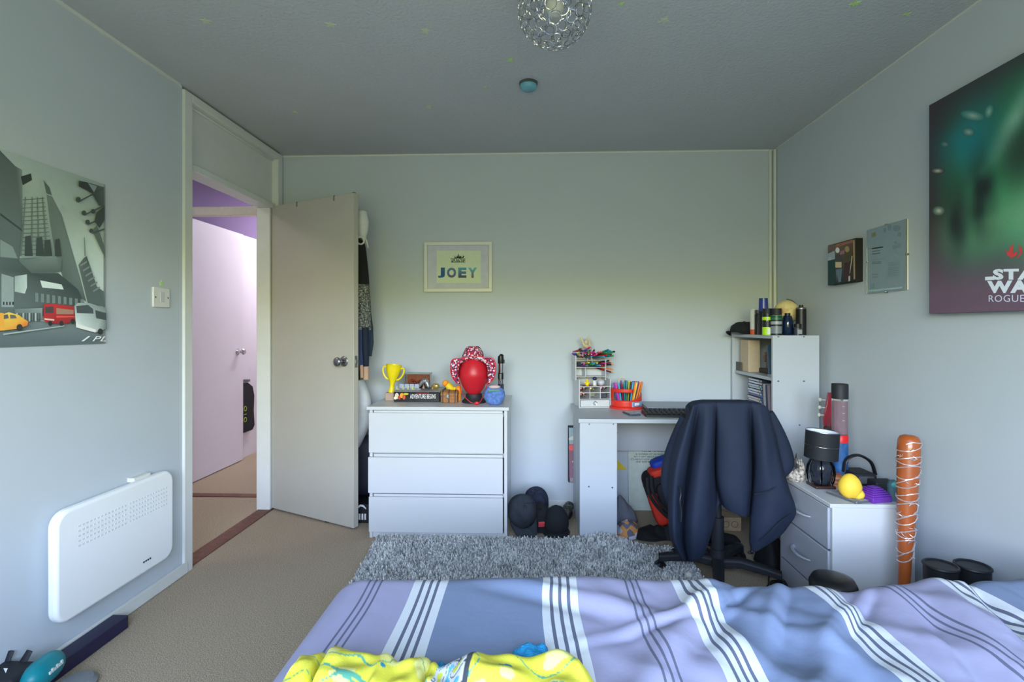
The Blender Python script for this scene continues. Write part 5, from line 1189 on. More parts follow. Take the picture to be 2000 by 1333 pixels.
# lava lamp
vx, vy = 1.402, 2.385; t = thing('glitter_lamp', 'tall clear tube lamp with black cap and blue base behind the black lamp', 'lamp', (vx, vy, N0))
rz_ = lambda y_: at(1633, y_, vy).z
r = .0325
build('base', MB().lathe([(0, N0), (r*1.02, N0), (r*1.02, rz_(863)), (0, rz_(863))], (vx, vy, 0), 32), mat('blue_printed_sleeve', (40,86,140), .4, var=.5, vs=30), t, smooth=50)
build('red_band', MB().lathe([(r*1.02, rz_(863)), (r*1.02, rz_(850)), (r*.9, rz_(848))], (vx, vy, 0), 32), cm('red_band', (214,30,34), .4), t)
M['tube'] = cm('clear_tube', (236,240,246), .05, trans=.92)
build('tube', MB().lathe([(r*.98, rz_(848)), (r*.98, rz_(779))], (vx, vy, 0), 32), M['tube'], t, smooth=60)
build('liquid', MB().lathe([(0, rz_(847)), (r*.80, rz_(847)), (r*.80, rz_(783)), (0, rz_(783))], (vx, vy, 0), 32), cm('pink_liquid', (190,130,146), .1, trans=.35), t, smooth=60)
for yy in (793, 806, 820): build('glitter', MB().box(vx-.006, vx+.004, vy-r*.9, vy-r*.86, rz_(yy)-.002, rz_(yy)+.002), M['white'], t)
build('cap', MB().lathe([(0, rz_(779)), (r*1.04, rz_(779)), (r*1.04, rz_(751)), (r*.98, rz_(750)), (0, rz_(750))], (vx, vy, 0), 32), M['blackm'], t, smooth=50)
# striped pot, phone, yellow ball, purple block, teal toy, headset
q = at(1633, 945, 2.29); q.z = N0; t = thing('striped_pot', 'little brown and pink striped pot between the lamp and the yellow ball', 'pot', q)
for i in range(6): build('stripe', MB().lathe([(.017+.001*i, .009*i), (.018+.001*i, .009*(i+1))] if i else [(0, 0), (.017, 0), (.018, .009)], (q.x, q.y, N0), 24), cm('terracotta_a', (170,100,70), .6) if i % 2 else cm('terracotta_b', (206,150,120), .6), t)
build('soil', MB().lathe([(0, .05), (.021, .05)], (q.x, q.y, N0), 24), cm('brown_fill', (110,70,50), .8), t)
q = at(1633, 961, 2.16); t = thing('phone', 'smartphone with a printed case lying at the cabinet corner', 'phone', (1.285, 2.135, N0), rot=(0, 0, A(18)))
build('case', MB().box(-.034, .034, -.07, .07, .0, .009), cm('phone_edge', (120,126,134), .25, metal=.5), t, bevel=.004)
b = MB().box(-.031, .031, -.066, .066, .009, .0096); build('back_print', b, speck('phone_print', [(120,120,124), (150,150,156), (176,178,184)], 40, .4, 0), t)
for x, y, c in ((.018,-.045,(90,130,40)), (-.01,-.03,(40,44,50)), (.012,-.01,(40,44,50)), (-.012,.02,(150,100,60))): build('sticker', MB().lathe([(0, .0097), (.006, .0097), (.006, .0102), (0, .0102)], (x, y, 0), 14), mat('sticker_ink', c, .5), t)
q = at(1660, 968, 2.125); q.z = N0; t = thing('yellow_ball', 'plain rounded yellow squeeze toy on the cabinet, behind the phone', 'toy', q)
build('body', MB().ell(q+Vector((0, 0, .051)), (.043, .040, .051), 32, 20, fn=lambda p_, d: Vector((p_.x*(1-.12*max(0, d.z)), p_.y*(1-.12*max(0, d.z)), p_.z))), cm('matt_yellow', (240,200,64), .55), t, smooth=80)
build('bump', MB().ell(q+Vector((.026, -.006, .022)), (.024, .028, .022)), M['matt_yellow'], t, smooth=80)
q = at(1700, 978, 2.105); q.z = N0; t = thing('purple_block', 'purple stepped fidget block at the front of the cabinet top', 'toy', (1.378, 2.118, N0), rot=(0, 0, A(14)))
for i, (s_, z0, z1) in enumerate(((.046, 0, .022), (.044, .022, .030), (.039, .030, .037), (.033, .037, .043), (.026, .043, .049), (.018, .049, .054))): build('step', MB().box(-s_, s_, -s_*.9, s_*.9, z0, z1), cm('purple_silicone', (104,46,160), .55), t, bevel=.003)
q = Vector((1.455, 2.115, N0)); t = thing('teal_toy', 'dull teal rounded toy between the purple block and the bat', 'toy', q)
build('body', MB().lathe([(0, 0), (.024, 0), (.027, .02), (.022, .045), (.024, .062), (.018, .078), (0, .083)], q, 24, sx=1, sy=.8), cm('dull_teal', (66,100,112), .6), t, smooth=70)
build('face', MB().ell(q+Vector((0, -.014, .066)), (.019, .010, .014)), cm('bright_teal', (76,166,166), .5), t)
q = Vector((1.455, 2.36, N0)); t = thing('headset', 'black plastic headset resting on the cabinet behind the yellow ball', 'headset', q)
build('body', MB().box(q.x-.05, q.x+.055, q.y-.07, q.y+.05, N0, N0+.055), M['blackm'], t, bevel=.014, seg=3)
build('side_box', MB().box(q.x+.0, q.x+.09, q.y-.14, q.y-.075, N0, N0+.04), M['blackm'], t, bevel=.006)
b = MB().tube([Vector(cr([(q.x-.062, q.y-.02, N0+.05), (q.x-.05, q.y-.02, N0+.105), (q.x+.0, q.y-.02, N0+.125), (q.x+.055, q.y-.02, N0+.095), (q.x+.075, q.y-.02, N0+.04)], i/24)) for i in range(25)], .012, 12, flat=((0,1,0), .5)); build('band', b, M['black'], t)
build('pad', MB().box(q.x-.034, q.x+.034, q.y-.082, q.y-.071, N0+.012, N0+.046), cm('grey_foam', (70,74,80), .9), t, bevel=.006)
# guitar in the gap behind the cabinet
gq = at(1611, 800, 2.64); t = thing('guitar', 'red guitar standing in the gap between cabinet and shelf tower', 'guitar', (1.47, 2.66, 0))
gr_ = cm('glossy_dark_red', (150,24,46), .25, coat=.5)
def ol(s): return [(s*x, z) for x, z in ((-.10,.02),(-.13,.08),(-.12,.16),(-.085,.21),(-.095,.27),(-.08,.32),(-.03,.345),(.03,.345),(.08,.32),(.095,.27),(.085,.21),(.12,.16),(.13,.08),(.10,.02),(0,.0))]
GM = Matrix.Translation((1.455, 2.655, .004)) @ Matrix.Rotation(A(3), 4, 'Y')
b = MB(); b.prism(ol(.75), lambda a, c, d: Vector((a, d, c)), -.03, .03, M=GM); build('body', b, gr_, t, bevel=.006)
b = MB().box(-.022, .022, -.036, -.014, .30, .70, M=GM); build('neck', b, cm('rosewood', (60,34,26), .5), t, bevel=.004)
hd_ = MB(); hd_.prism([(-.024,.70),(.024,.70),(.030,.74),(.026,.87),(-.012,.87),(-.030,.74)], lambda a, c, d: Vector((a, d, c)), -.034, -.018, M=GM); ho = build('headstock', hd_, gr_, t, bevel=.002)
for i in range(3):
    for sx in (-1, 1):
        z = .755+.038*i; b = MB().cyl((sx*.024, -.026, z), (sx*.045, -.026, z), .003, n=8, M=GM); b.ell((sx*.05, -.026, z), (.008, .006, .010), M=GM); build('tuning_peg', b, cm('ivory_peg', (214,212,206), .4), ho)
for i in range(6): b = MB().tube([GM @ Vector((-.015+.006*i, -.038, .12)), GM @ Vector((-.015+.006*i, -.038, .75))], .0006, 4); build('string', b, M['steel'], t)
b = MB().box(-.04, .04, -.036, -.03, .10, .115, M=GM); build('bridge', b, M['steel'], t)

# ------------------------------------------------------------------ the bat with wire round it
bt = P(1776, 850, Y=1.985); bl_ = P(1766, 1131, Y=1.945); ax = (bt-bl_).normalized(); foot = bl_ - ax*(bl_.z/ax.z); foot.z = 0; L = (bt-foot).length
t = thing('baseball_bat', 'orange-brown wooden baseball bat wrapped in barbed wire, standing by the cabinet', 'bat', foot)
BM = Matrix.Translation(foot) @ ax.to_track_quat('Z', 'X').to_matrix().to_4x4()
bp_ = [(0,0.001),(.024,.001),(.027,.008),(.024,.018),(.0165,.03),(.0155,.10),(.018,.22),(.021,.34),(.027,.45),(.031,.55),(.0345,.66),(.0365,L-.05),(.035,L-.02),(.029,L-.006),(.016,L),(0,L)]
wm = mat('varnished_orange_wood', (160,80,34), .35, var=.22, vs=9, coat=.3); build('shaft', MB().lathe(bp_, M=BM, n=32), wm, t, smooth=60)
def rad(z):
    for (r0, z0), (r1, z1) in zip(bp_[1:], bp_[2:]):
        if z0 <= z <= z1: return r0+(r1-r0)*(z-z0)/(z1-z0)
    return .04
wr = random.Random(4); M['wire'] = mat('galvanised_wire', (206,196,198), .4, .55)
zt_, zb_ = L-.035, L-.46
for s_ in range(2):
    pts = []; n = 330; turns = 9.5
    for i in range(n):
        f = i/(n-1); a = 2*PI*turns*f*(1 if s_ == 0 else -1)+s_*2; z = zt_+(zb_-zt_)*f + .022*math.sin(a*1.0+s_*1.3)*(1.0 if s_ == 0 else -.8) + .008*math.sin(f*40+s_); z = max(zb_-.01, min(L-.025, z))
        r = rad(z)+.0022+.001*math.sin(i*1.9)
        pts.append(BM @ Vector((r*math.cos(a), r*math.sin(a), z)))
    build('barbed_wire', MB().tube(pts, .0021, 5), M['wire'], t)
for k in range(46):
    z = zb_+(zt_-zb_)*wr.random(); a = 2*PI*wr.random(); r = rad(z)+.003; c0 = Vector((r*math.cos(a), r*math.sin(a), z)); d = Vector((math.cos(a), math.sin(a), .5*wr.uniform(-1,1)))
    tg = Vector((-math.sin(a), math.cos(a), wr.uniform(-1, 1))).normalized()
    b = MB().tube([BM @ (c0-tg*.009+d*.004), BM @ c0, BM @ (c0+tg*.009+d*.006)], [.0009,.0018,.0009], 4); build('barb', b, M['wire'], t)
# boots and bin beyond the bed
def boot(x, y, lb):
    t = thing('boot', lb, 'boot', (x, y, 0), group='black boots by the right wall')
    lz = .005
    b = MB(); pts = [(x, y+.04, .37), (x, y+.04, .25), (x, y+.04, .12), (x, y+.01, .065), (x, y-.06, .045), (x, y-.12, .04), (x, y-.145, .035)]
    b.tube([Vector(cr(pts, i/24)) for i in range(25)], [cr([(.050,),(.048,),(.046,),(.050,),(.042,),(.036,),(.014,)], i/24)[0] for i in range(25)], 16); b.v = [Vector((v.x, v.y, max(v.z, .012))) for v in b.v]; build('upper', b, cm('black_rubber', (30,32,36), .45), t, smooth=70)
    b = MB(); b.prism([(x+.05*math.cos(a)*(1 if math.sin(a) > 0 else .9), y-.05+.115*math.sin(a)) for a in [2*PI*i/24 for i in range(24)]], lambda a, c, d: Vector((a, c, d)), 0, .012); build('sole', b, M['black'], t)
    b = MB().torus((x, y+.04, .37), .049, .005, n=24); build('rim', b, cm('black_rubber', 0), t)
boot(1.425, 1.80, 'black boot just right of the bat, behind the bed'); boot(1.533, 1.80, 'black boot against the right wall, behind the bed')
q = P(1627, 1126, Y=1.76); t = thing('black_bin', 'black round-topped container between the bed and the cabinet', 'bin', (q.x, 1.76, 0))
zt_ = q.z; build('body', MB().lathe([(0, 0), (.055, 0), (.068, zt_-.05)], (q.x, 1.76, 0), 32), M['blackm'], t, smooth=50); build('lid', MB().lathe([(.070, zt_-.05), (.072, zt_-.025), (.062, zt_-.006), (.04, zt_), (0, zt_)], (q.x, 1.76, 0), 32), M['black'], t, smooth=60)

# ------------------------------------------------------------------ under and beside the desk
pxb = 3.385
a = at(1228, 876, pxb); c = at(1335, 984, pxb)
t = thing('quote_board', 'pale board with a printed quotation leaning on the back wall under the desk', 'poster', ((a.x+c.x)/2, pxb, 0))
b = MB().box(a.x, c.x, pxb, pxb+.006, .0005, a.z); b.xf(Matrix.Translation((0, pxb, 0)) @ Matrix.Rotation(A(-3.5), 4, 'X') @ Matrix.Translation((0, -pxb, 0))); build('board', b, cm('pale_green_card', (196,206,196), .6), t)
b = MB(); QM = Matrix.Translation((0, pxb, 0)) @ Matrix.Rotation(A(-3.5), 4, 'X') @ Matrix.Translation((0, -pxb, 0))
for i, (tx, x0, x1) in enumerate((('YOU, ME, OR NOBODY', 1255, 1306), ('IS GONNA HIT AS HARD AS LIFE.', 1243, 1318), ("BUT IT AIN'T ABOUT HOW HARD YOU HIT", 1240, 1322), ("IT'S ABOUT HOW HARD YOU CAN GET HIT", 1233, 1326), ('AND KEEP MOVING FORWARD', 1243, 1312))):
    y1 = 885.5+i*5.0; o_ = at(x0, y1, pxb-.0008); e_ = at(x1, y1, pxb-.0008); b.text(tx, o_, (1,0,0), (0,0,1), e_.x-o_.x, .0115, bold=.01)
b.xf(QM); build('lettering', b, cm('dark_print', (40,46,50), .6), t)
a = at(1196, 890, 3.40); c = at(1226, 918, 3.40); b = MB(); b.prism([(a.x, a.z), (c.x-.004, c.z-.001), (c.x-.002, c.z-.006), (a.x, c.z-.006)], lambda u, v, d: Vector((u, d, v)), YB-.012, YB); solo('yellow_pennant', b, cm('yellow_card', (220,200,60), .6), 'yellow pointed card on the wall behind the desk leg', 'card')
a = at(1110, 834, 3.38); c = at(1137, 943, 3.38)
t = thing('wall_picture', 'narrow fairground picture on the back wall, half behind the desk leg', 'picture', (a.x+.04, 3.40, c.z))
build('canvas', MB().box(a.x, a.x+.12, 3.38, YB, c.z, a.z), cm('canvas_side_dark', (40,40,46), .7), t, bevel=.001)
p = Pic(Y=3.3796, sgn=-1, step=.0002); ww = 1148
p.poly([(1111,836),(ww,836),(ww,942),(1113,942)], [(150,176,186),(150,170,180),(150,140,140),(170,150,150)]); p.poly([(1111,868),(ww,868),(ww,934),(1112,934)], [(136,96,110),(110,60,60),(150,110,130),(150,110,130)])
for x, y, r_, c_ in ((1116,875,5,(232,96,96)),(1128,844,4,(190,120,150)),(1127,857,5,(214,150,80)),(1123,877,3,(206,170,90)),(1124,891,5,(90,84,110)),(1124,892,3,(200,110,150)),(1122,913,3,(206,206,214)),(1128,911,2,(230,230,235)),(1126,873,2,(236,236,230))): p.disc(x, y, r_, r_*1.2, c_)
p.poly([(1111,856),(1118,852),(1130,858),(ww,856),(ww,860),(1111,860)], (206,206,196)); p.poly([(1117,901),(1130,898),(1130,901),(1118,904)], (206,196,196))
build('print', p.mb, M['print'], t, smooth=0)
# caps on the floor between the chest and the desk
cap('big charcoal cap with its bill towards the rug, on the floor by the chest', (at(1019, 1035, 2.93).x, 2.95, .135), .082, .095, nvc, A(14), A(48), A(-8), squash=1.15, bill=.085)
cap('navy cap at the back of the heap, against the wall', (at(1046, 1010, 3.13).x, 3.14, .115), .078, .085, mat('navy_cap_cloth', (30,36,56), .85, bump=.3, bs=250), A(-20), A(28), A(12), squash=1.0, bill=.05)
pt_ = MB().box(-.020, .020, -.078, -.066, .022, .052)
cap('black cap with a red patch in the middle of the heap', (at(1053, 1040, 3.02).x, 3.03, .07), .062, .072, dkc, A(10), A(30), 0, squash=.92, bill=.035, patch=pt_)
q = at(1087, 1050, 2.93); t = thing('beanie', 'plain black round hat nearest the desk leg on the floor', 'hat', (q.x, 2.96, 0))
build('crown', MB().ell((q.x, 2.965, .083), (.072, .07, .088), 32, 20, fn=lambda p_, d: Vector((p_.x*(1+.1*d.z*-.5), p_.y, max(p_.z, -.080)))*(1+.05*noise.noise(d*2.5))), dkc, t, smooth=80)
build('rim', MB().torus((q.x, 2.97, .018), .066, .014, n=32, m=8), dkc, t)
q = at(1112, 1005, 3.24); t = thing('trainer', 'dark camouflage trainer half hidden behind the desk leg', 'shoe', (q.x, 3.22, 0))
def shoe(t, x, y, m, ms, yaw, s=1.0):
    SM_ = Matrix.Translation((x, y, 0)) @ Matrix.Rotation(yaw, 4, 'Z') @ Matrix.Scale(s, 4)
    pts = [(0, .10, .07), (0, .08, .062), (0, .03, .055), (0, -.04, .042), (0, -.10, .034), (0, -.135, .03)]
    b = MB(); b.tube([Vector(cr(pts, i/20)) for i in range(21)], [cr([(.018,),(.036,),(.038,),(.040,),(.040,),(.015,)], i/20)[0] for i in range(21)], 16, M=SM_); b.v = [Vector((v.x, v.y, max(v.z, .02))) for v in b.v]; build('upper', b, m, t, smooth=70)
    b = MB(); b.prism([(.042*math.cos(a), -.02+.125*math.sin(a)) for a in [2*PI*i/24 for i in range(24)]], lambda a, c, d: Vector((a, c, d)), 0.0005, .022, M=SM_); build('sole', b, ms, t, bevel=.003)
    b = MB()
    for i in range(4): b.tube([SM_ @ Vector((-.025, -.01-.02*i, .085-.009*i)), SM_ @ Vector((.025, -.015-.02*i, .085-.009*i))], .003, 5)
    build('laces', b, ms, t)
camo = speck('camo_cloth', [(40,44,44), (90,92,86), (130,128,120)], 40, .8, .3); shoe(t, q.x-.015, 3.26, camo, M['blackm'], A(-20), .8)
# rucksack
rq = at(1300, 1050, 3.06); rx_, ry_ = rq.x+.075, 3.12
t = thing('rucksack', 'black, red and blue rucksack slumped under the desk behind the chair', 'rucksack', (rx_, ry_, 0))
RM = Matrix.Translation((rx_, ry_, .03)) @ Matrix.Rotation(A(-20), 4, 'Y') @ Matrix.Scale(.86, 4)
blk = mat('black_nylon', (18,19,22), .75, bump=.3, bs=200); rdn = mat('red_nylon', (206,52,34), .65, bump=.2, bs=200); bln = mat('blue_nylon', (24,60,170), .6)
def sbox(c, r, e=.35):
    return dict(c=c, r=r, fn=lambda p_, d: Vector(tuple(r[i]*math.copysign(abs(d[i])**e, d[i]) for i in range(3))))
def rbx(m, nm, c, r, e=.4):
    s_ = sbox(c, r, e); b = MB().ell(c, r, 32, 20, fn=s_['fn'], M=RM); return build(nm, b, m, t, smooth=80)
rbx(blk, 'main_bag', (0, 0, .20), (.125, .085, .195)); rbx(rdn, 'side_panel', (-.085, -.055, .15), (.05, .04, .12), .5); rbx(blk, 'front_pocket', (.02, -.085, .19), (.088, .03, .13), .45)
rbx(rdn, 'lower_pocket', (.03, -.095, .05), (.10, .03, .055), .45); rbx(rdn, 'top_panel', (.03, -.02, .385), (.095, .075, .03), .5); rbx(bln, 'blue_flap', (.055, .0, .425), (.085, .06, .035), .6)
for o_ in (-.09, -.06): 
    b = MB().tube([RM @ Vector(cr([(o_, -.10, .39), (o_-.03, -.13, .28), (o_+.02, -.135, .13), (o_+.10, -.135, .02)], i/20)) for i in range(21)], .010, 8, flat=((1,0,0), .35)); build('strap', b, blk, t)
b = MB().box(.03, .055, -.128, -.124, .085, .093, M=RM); build('logo_tag', b, M['white'], t)
# clothes on the floor under the desk
def heap(name, label, c, rx, ry, h, m, seed, cat='clothes', nz=.35):
    b = MB()
    def f(u, v):
        a = 2*PI*u; r = v*(1+.22*noise.noise(Vector((math.cos(a)*1.2, math.sin(a)*1.2, seed)))); x, y = rx*r*math.cos(a), ry*r*math.sin(a)
        z = h*max(0, 1-v**2.2)*(1+nz*noise.noise(Vector((x*16, y*16, seed+4))))+.004; z += .014*noise.noise(Vector((x*40, y*40, seed)))*(1-v); return Vector((c[0]+x, c[1]+y, c[2]+max(.002, z)))
    b.grid(f, 48, 16); return solo(name, b, m, label, cat, smooth=70, solid=.004)
cc = at(1228, 1030, 3.02); print_m = speck('comic_print_cloth', [(110,112,124), (196,196,206), (214,150,90), (70,72,84)], 30, .85, .2, voron=True)
heap('patterned_shirt', 'grey, white and orange patterned shirt on the floor by the desk leg', (cc.x-.01, 3.00, 0), .085, .10, .07, print_m, 2.1)
heap('grey_sweater', 'grey top bunched behind the patterned shirt under the desk', (cc.x+.0, 3.20, 0), .09, .08, .13, mat('grey_jersey', (112,116,128), .9, bump=.3, bs=200), 5.3)
cc = at(1270, 1040, 3.0); heap('black_sweater', 'black garment lying in front of the rucksack', (cc.x, 2.96, 0), .12, .07, .05, blk, 8.7)
cc = at(1312, 1040, 2.98); heap('dark_clothes', 'dark crumpled garment nearest the chair under the desk', (cc.x+.0, 2.955, 0), .075, .06, .07, mat('charcoal_cloth', (34,36,40), .9, bump=.3, bs=200), 3.3)
# box and shoe seen under the chair
cc = at(1425, 1030, 3.06); t = thing('printed_box', 'tan printed cardboard box on the floor seen under the chair', 'box', (cc.x, 3.12, 0))
build('body', MB().box(cc.x-.075, cc.x+.068, 3.06, 3.20, .0005, .080), cm('tan_card', (176,156,124), .7, var=.2, vs=40), t, bevel=.002)
for dx_ in (-.02, .03): build('flower_print', MB().torus((cc.x+dx_, 3.0595, .04), .018, .0015, (0,1,0), 18, 5), cm('red_brown_ink', (130,70,50), .6), t)
cc = at(1402, 1062, 2.84); t = thing('black_trainer', 'black trainer on the carpet behind the chair column', 'shoe', (cc.x, 2.85, 0)); shoe(t, cc.x, 2.86, dkc, M['black'], A(70), .9)
heap('black_bag', 'black bag between the chair and the bedside cabinet', (1.215, 2.66, 0), .075, .09, .15, blk, 6.2, 'bag')
b = MB().ell((1.272, 2.60, .095), (.02, .03, .03)); b.cyl((1.272, 2.60, 0.0), (1.272, 2.60, .09), .008); solo('orange_tool', b, cm('toy_orange', 0), 'orange end of something sticking up beside the black bag', 'tool')
b = MB().tube([Vector(cr([(1.06, 2.38, .006), (1.10, 2.42, .006), (1.14, 2.50, .006), (1.2, 2.52, .006), (1.15, 2.60, .006)], i/24)) for i in range(25)], .0035, 6); solo('cable', b, M['black'], 'thin black cable on the carpet by the chair caster', 'cable')
q = P(1345, 1124, Z=.045); b = MB().ell((q.x, q.y, .045), (.018, .016, .016), fn=lambda p_, d: p_*(1+.25*noise.noise(d*3))); solo('fluff_ball', b, cm('white_fluff', (196,192,186), .95), 'small white fluff ball on the rug by the chair', 'ball')

# ------------------------------------------------------------------ behind the door
hk = DM @ Vector((dw-.10, .04, 1.72)); t = thing('door_hook', 'steel coat hook on the back of the open door', 'hook', hk)
b = MB().box(-.012, .012, 0, .004, -.03, .03, M=Matrix.Translation(hk) @ Matrix.Rotation(ang, 4, 'Z')); b.tube([hk+Vector((.0,.0,0)), hk+Vector((.02,.035,-.01)), hk+Vector((.03,.05,.01))], .004, 8); build('hook_body', b, M['steel'], t)
GY = 3.125
def gp(px, py, dy=0): return at(px, py, GY+dy)
def garment(par, nm, rows, m, dep=.045, n=28):
    """rows: (y, left px, right px): a hanging body of oval section"""
    b = MB()
    def f(u, v):
        y, l, r = cr(rows, v); a = 2*PI*u; c = (l+r)/2; w_ = (r-l)/2; q = gp(c+w_*math.cos(a), y); q.y += dep*math.sin(a) + .006*noise.noise(Vector((u*9, v*3, 1)))
        return q
    b.grid(f, n, 22); return build(nm, b, m, par, smooth=80)
t = thing('hanging_jumper', 'black, speckled grey and navy jumper hanging behind the door edge', 'jumper', (gp(706, 720).x, GY, gp(706, 745).z))
garment(t, 'black_yoke', [(468,690,706),(480,688,713),(520,686,718),(556,685,721)], mat('black_knit', (20,22,26), .9, bump=.4, bs=300))
garment(t, 'speckled_band', [(555,684,721),(600,684,724),(645,684,725)], speck('speckled_knit', [(36,40,44), (90,94,94), (170,172,166)], 150, .9, .5))
garment(t, 'navy_hem', [(644,684,724),(680,686,722),(712,690,717)], mat('navy_knit', (44,58,92), .9, bump=.4, bs=300))
b = MB().tube([gp(719,600,.03), gp(723,640,.03), gp(724,670,.03), gp(722,696,.03)], [.014,.018,.018,.013], 12); build('sleeve', b, mat('dark_teal_knit', (40,56,72), .9, bump=.4, bs=300), t, smooth=80)
b = MB().tube([gp(713,640,-.03), gp(714,680,-.035), gp(715,716,-.03)], [.022,.021,.017], 12); build('sleeve', b, M['navy'], t, smooth=80)
b = MB().tube([gp(715,713,-.03), gp(715,742,-.03)], [.0165,.017], 12); b.tube([gp(706,713,-.02), gp(707,738,-.02)], [.012,.011], 12); build('cuff', b, cm('beige_rib', (186,154,130), .9, bump=.4, bs=200), t, smooth=70)
t = thing('white_hat', 'white cap hanging at the top of the door edge', 'cap', gp(704, 470)+Vector((0, 0, 0)))
b = MB().tube([gp(703,410), gp(706,416), gp(707,435), gp(707,452), gp(706,466)], [.010,.034,.042,.036,.026], 20); build('crown', b, cm('white_cotton', (214,214,212), .9), t, smooth=80)
b = MB().tube([gp(710,462,-.01), gp(716,472,-.015), gp(719,484,-.02)], [.016,.012,.006], 10, flat=((0,1,0), .5)); build('bill', b, cm('white_cotton', 0), t)
b = MB().torus(gp(704, 470, -.045), .022, .005, (0,1,.2), 24, 8); solo('white_hoop', b, M['white'], 'white ring hanging below the white cap', 'ring')
t = thing('white_bag', 'white cloth bag hanging low behind the door edge', 'bag', (gp(706, 870).x, GY, gp(706, 872).z))
b = MB()
def wb_(u, v):
    y, l, r = cr([(742,694,709),(770,686,722),(800,684,726),(835,684,720),(860,686,709),(874,692,702)], v); a = 2*PI*u; q = at((l+r)/2+(r-l)/2*math.cos(a), y, 3.20); q.y += .06*math.sin(a)+.012*noise.noise(Vector((u*6, v*4, 2))); return q
b.grid(wb_, 32, 20); build('sack', b, mat('white_sack_cloth', (196,200,206), .85, bump=.3, bs=120), t, smooth=80)
b = MB().tube([at(702,742,3.19), at(701,700,3.17), at(702,660,3.16)], .004, 6); build('strap', b, M['black'], t)
t = thing('navy_bag', 'dark navy sports bag standing on the floor behind the door', 'bag', (-1.10, 3.30, .13))
b = MB().ell((-1.13, 3.28, .31), (.15, .09, .19), 28, 18, fn=lambda p_, d: Vector((.15*math.copysign(abs(d.x)**.5, d.x), .09*math.copysign(abs(d.y)**.6, d.y), .19*math.copysign(abs(d.z)**.5, d.z)))); build('body', b, mat('navy_nylon', (24,28,44), .7, bump=.3, bs=200), t, smooth=80)
t = thing('shoe_box', 'black shoe box with white print on the floor behind the door', 'box', (-1.08, 3.21, 0))
build('box', MB().box(-1.27, -.962, 3.10, 3.38, .0005, .115), cm('black_card', (20,22,28), .6), t, bevel=.002)
q0 = at(702, 1020, 3.099); b = MB()
for i, (x0, x1) in enumerate(((700.5,704),(706,709.5),(711.5,715))): u0, u1 = at(x0, 1016, 3.0985), at(x1, 1004, 3.0985); b.poly([(u0.x, 3.0985, u0.z), (u1.x, 3.0985, u0.z), (u1.x, 3.0985, u1.z), (u0.x, 3.0985, u1.z)])
pts = [at(x, y, 3.0985) for x, y in ((698,990),(704,986),(710,987),(715,993),(715,996),(709,991),(704,990),(699,994))]; b.poly(pts); build('print', b, M['white'], t, smooth=0)
# bag in the hall
t = thing('hanging_bag', 'black bag with green marks hanging on the hall wall', 'bag', (XH+.03, 4.64, .25))
b = MB(); b.prism([(4.535,.24),(4.70,.24),(4.735,.28),(4.72,.42),(4.73,.56),(4.70,.65),(4.62,.695),(4.535,.70)], lambda a, c, d: Vector((d, a, c)), XH, XH+.045); build('body', b, mat('black_canvas', (30,30,34), .8, bump=.3, bs=200), t, bevel=.012, seg=3)
b = MB()
for z in (.36, .46): b.torus((XH+.047, 4.565, z), .020, .004, (1,0,0), 16, 5)
b.box(XH+.045, XH+.048, 4.545, 4.585, .405, .412); build('green_mark', b, cm('green_thread2', (150,170,60), .7), t)
b = MB().box(XH, XH+.05, 4.60, 4.64, .70, .72); build('hanger', b, M['steel'], t)

# ------------------------------------------------------------------ floor at the left, near the camera
b = MB(); e = P(220, 1240, Z=0); b.box(XL+.018, -1.608, 1.30, 1.985, 0.0005, .052)
dkb = mat('dark_indigo_plastic', (34,32,66), .35); solo('long_box', b, dkb, 'long dark indigo box lying along the left wall', 'box', bevel=.003)
t = thing('hand_tool', 'teal and black hand tool resting on the long indigo box', 'tool', (-1.60, 1.60, .0525))
te = cm('teal_plastic', (10,128,138), .4)
q = P(84, 1312, Z=.095)
HM = Matrix.Translation((q.x, q.y, .096)) @ Matrix.Rotation(A(100), 4, 'Z')
b = MB().ell((0, 0, 0), (.075, .040, .043), 28, 16, fn=lambda p_, d: Vector((.075*math.copysign(abs(d.x)**.7, d.x), p_.y, p_.z)), M=HM); build('housing', b, te, t, smooth=80)
b = MB()
for k_ in range(6): b.box(-.030+.010*k_, -.023+.010*k_, -.0415, -.034, .004, .012+.004*(k_ % 2), M=HM)
build('lettering', b, M['white'], t)
q = P(22, 1318, Z=.10); b = MB().box(q.x-.05, q.x+.07, q.y-.07, q.y+.03, .0528, .128); build('motor_block', b, M['blackm'], t, bevel=.012, seg=3)
for (a0, a1) in (((10,1300),(22,1272)), ((44,1296),(58,1272))):
    p0 = P(*a0, Y=q.y+.02); p1 = P(*a1, Y=q.y+.035); b = MB().tube([p0-Vector((0,0,.03)), p0, p1], [.014,.013,.011], 8, flat=((1,0,0), .5)); build('prong', b, M['blackm'], t)
b = MB(); c_ = P(11, 1310, Y=q.y-.0705); b.poly([c_+Vector((-.007,0,.006)), c_+Vector((.007,0,.006)), c_+Vector((0,0,-.009))]); build('arrow_mark', b, M['white'], t)
q = P(150, 1331, Z=.02); b = MB().lathe([(0, 0), (.055, 0), (.058, .012), (.045, .026), (0, .03)], (q.x, q.y, .0005), 32); solo('grey_disc', b, cm('mid_grey_plastic', (120,124,128), .5), 'flat grey disc on the carpet beside the indigo box', 'disc')

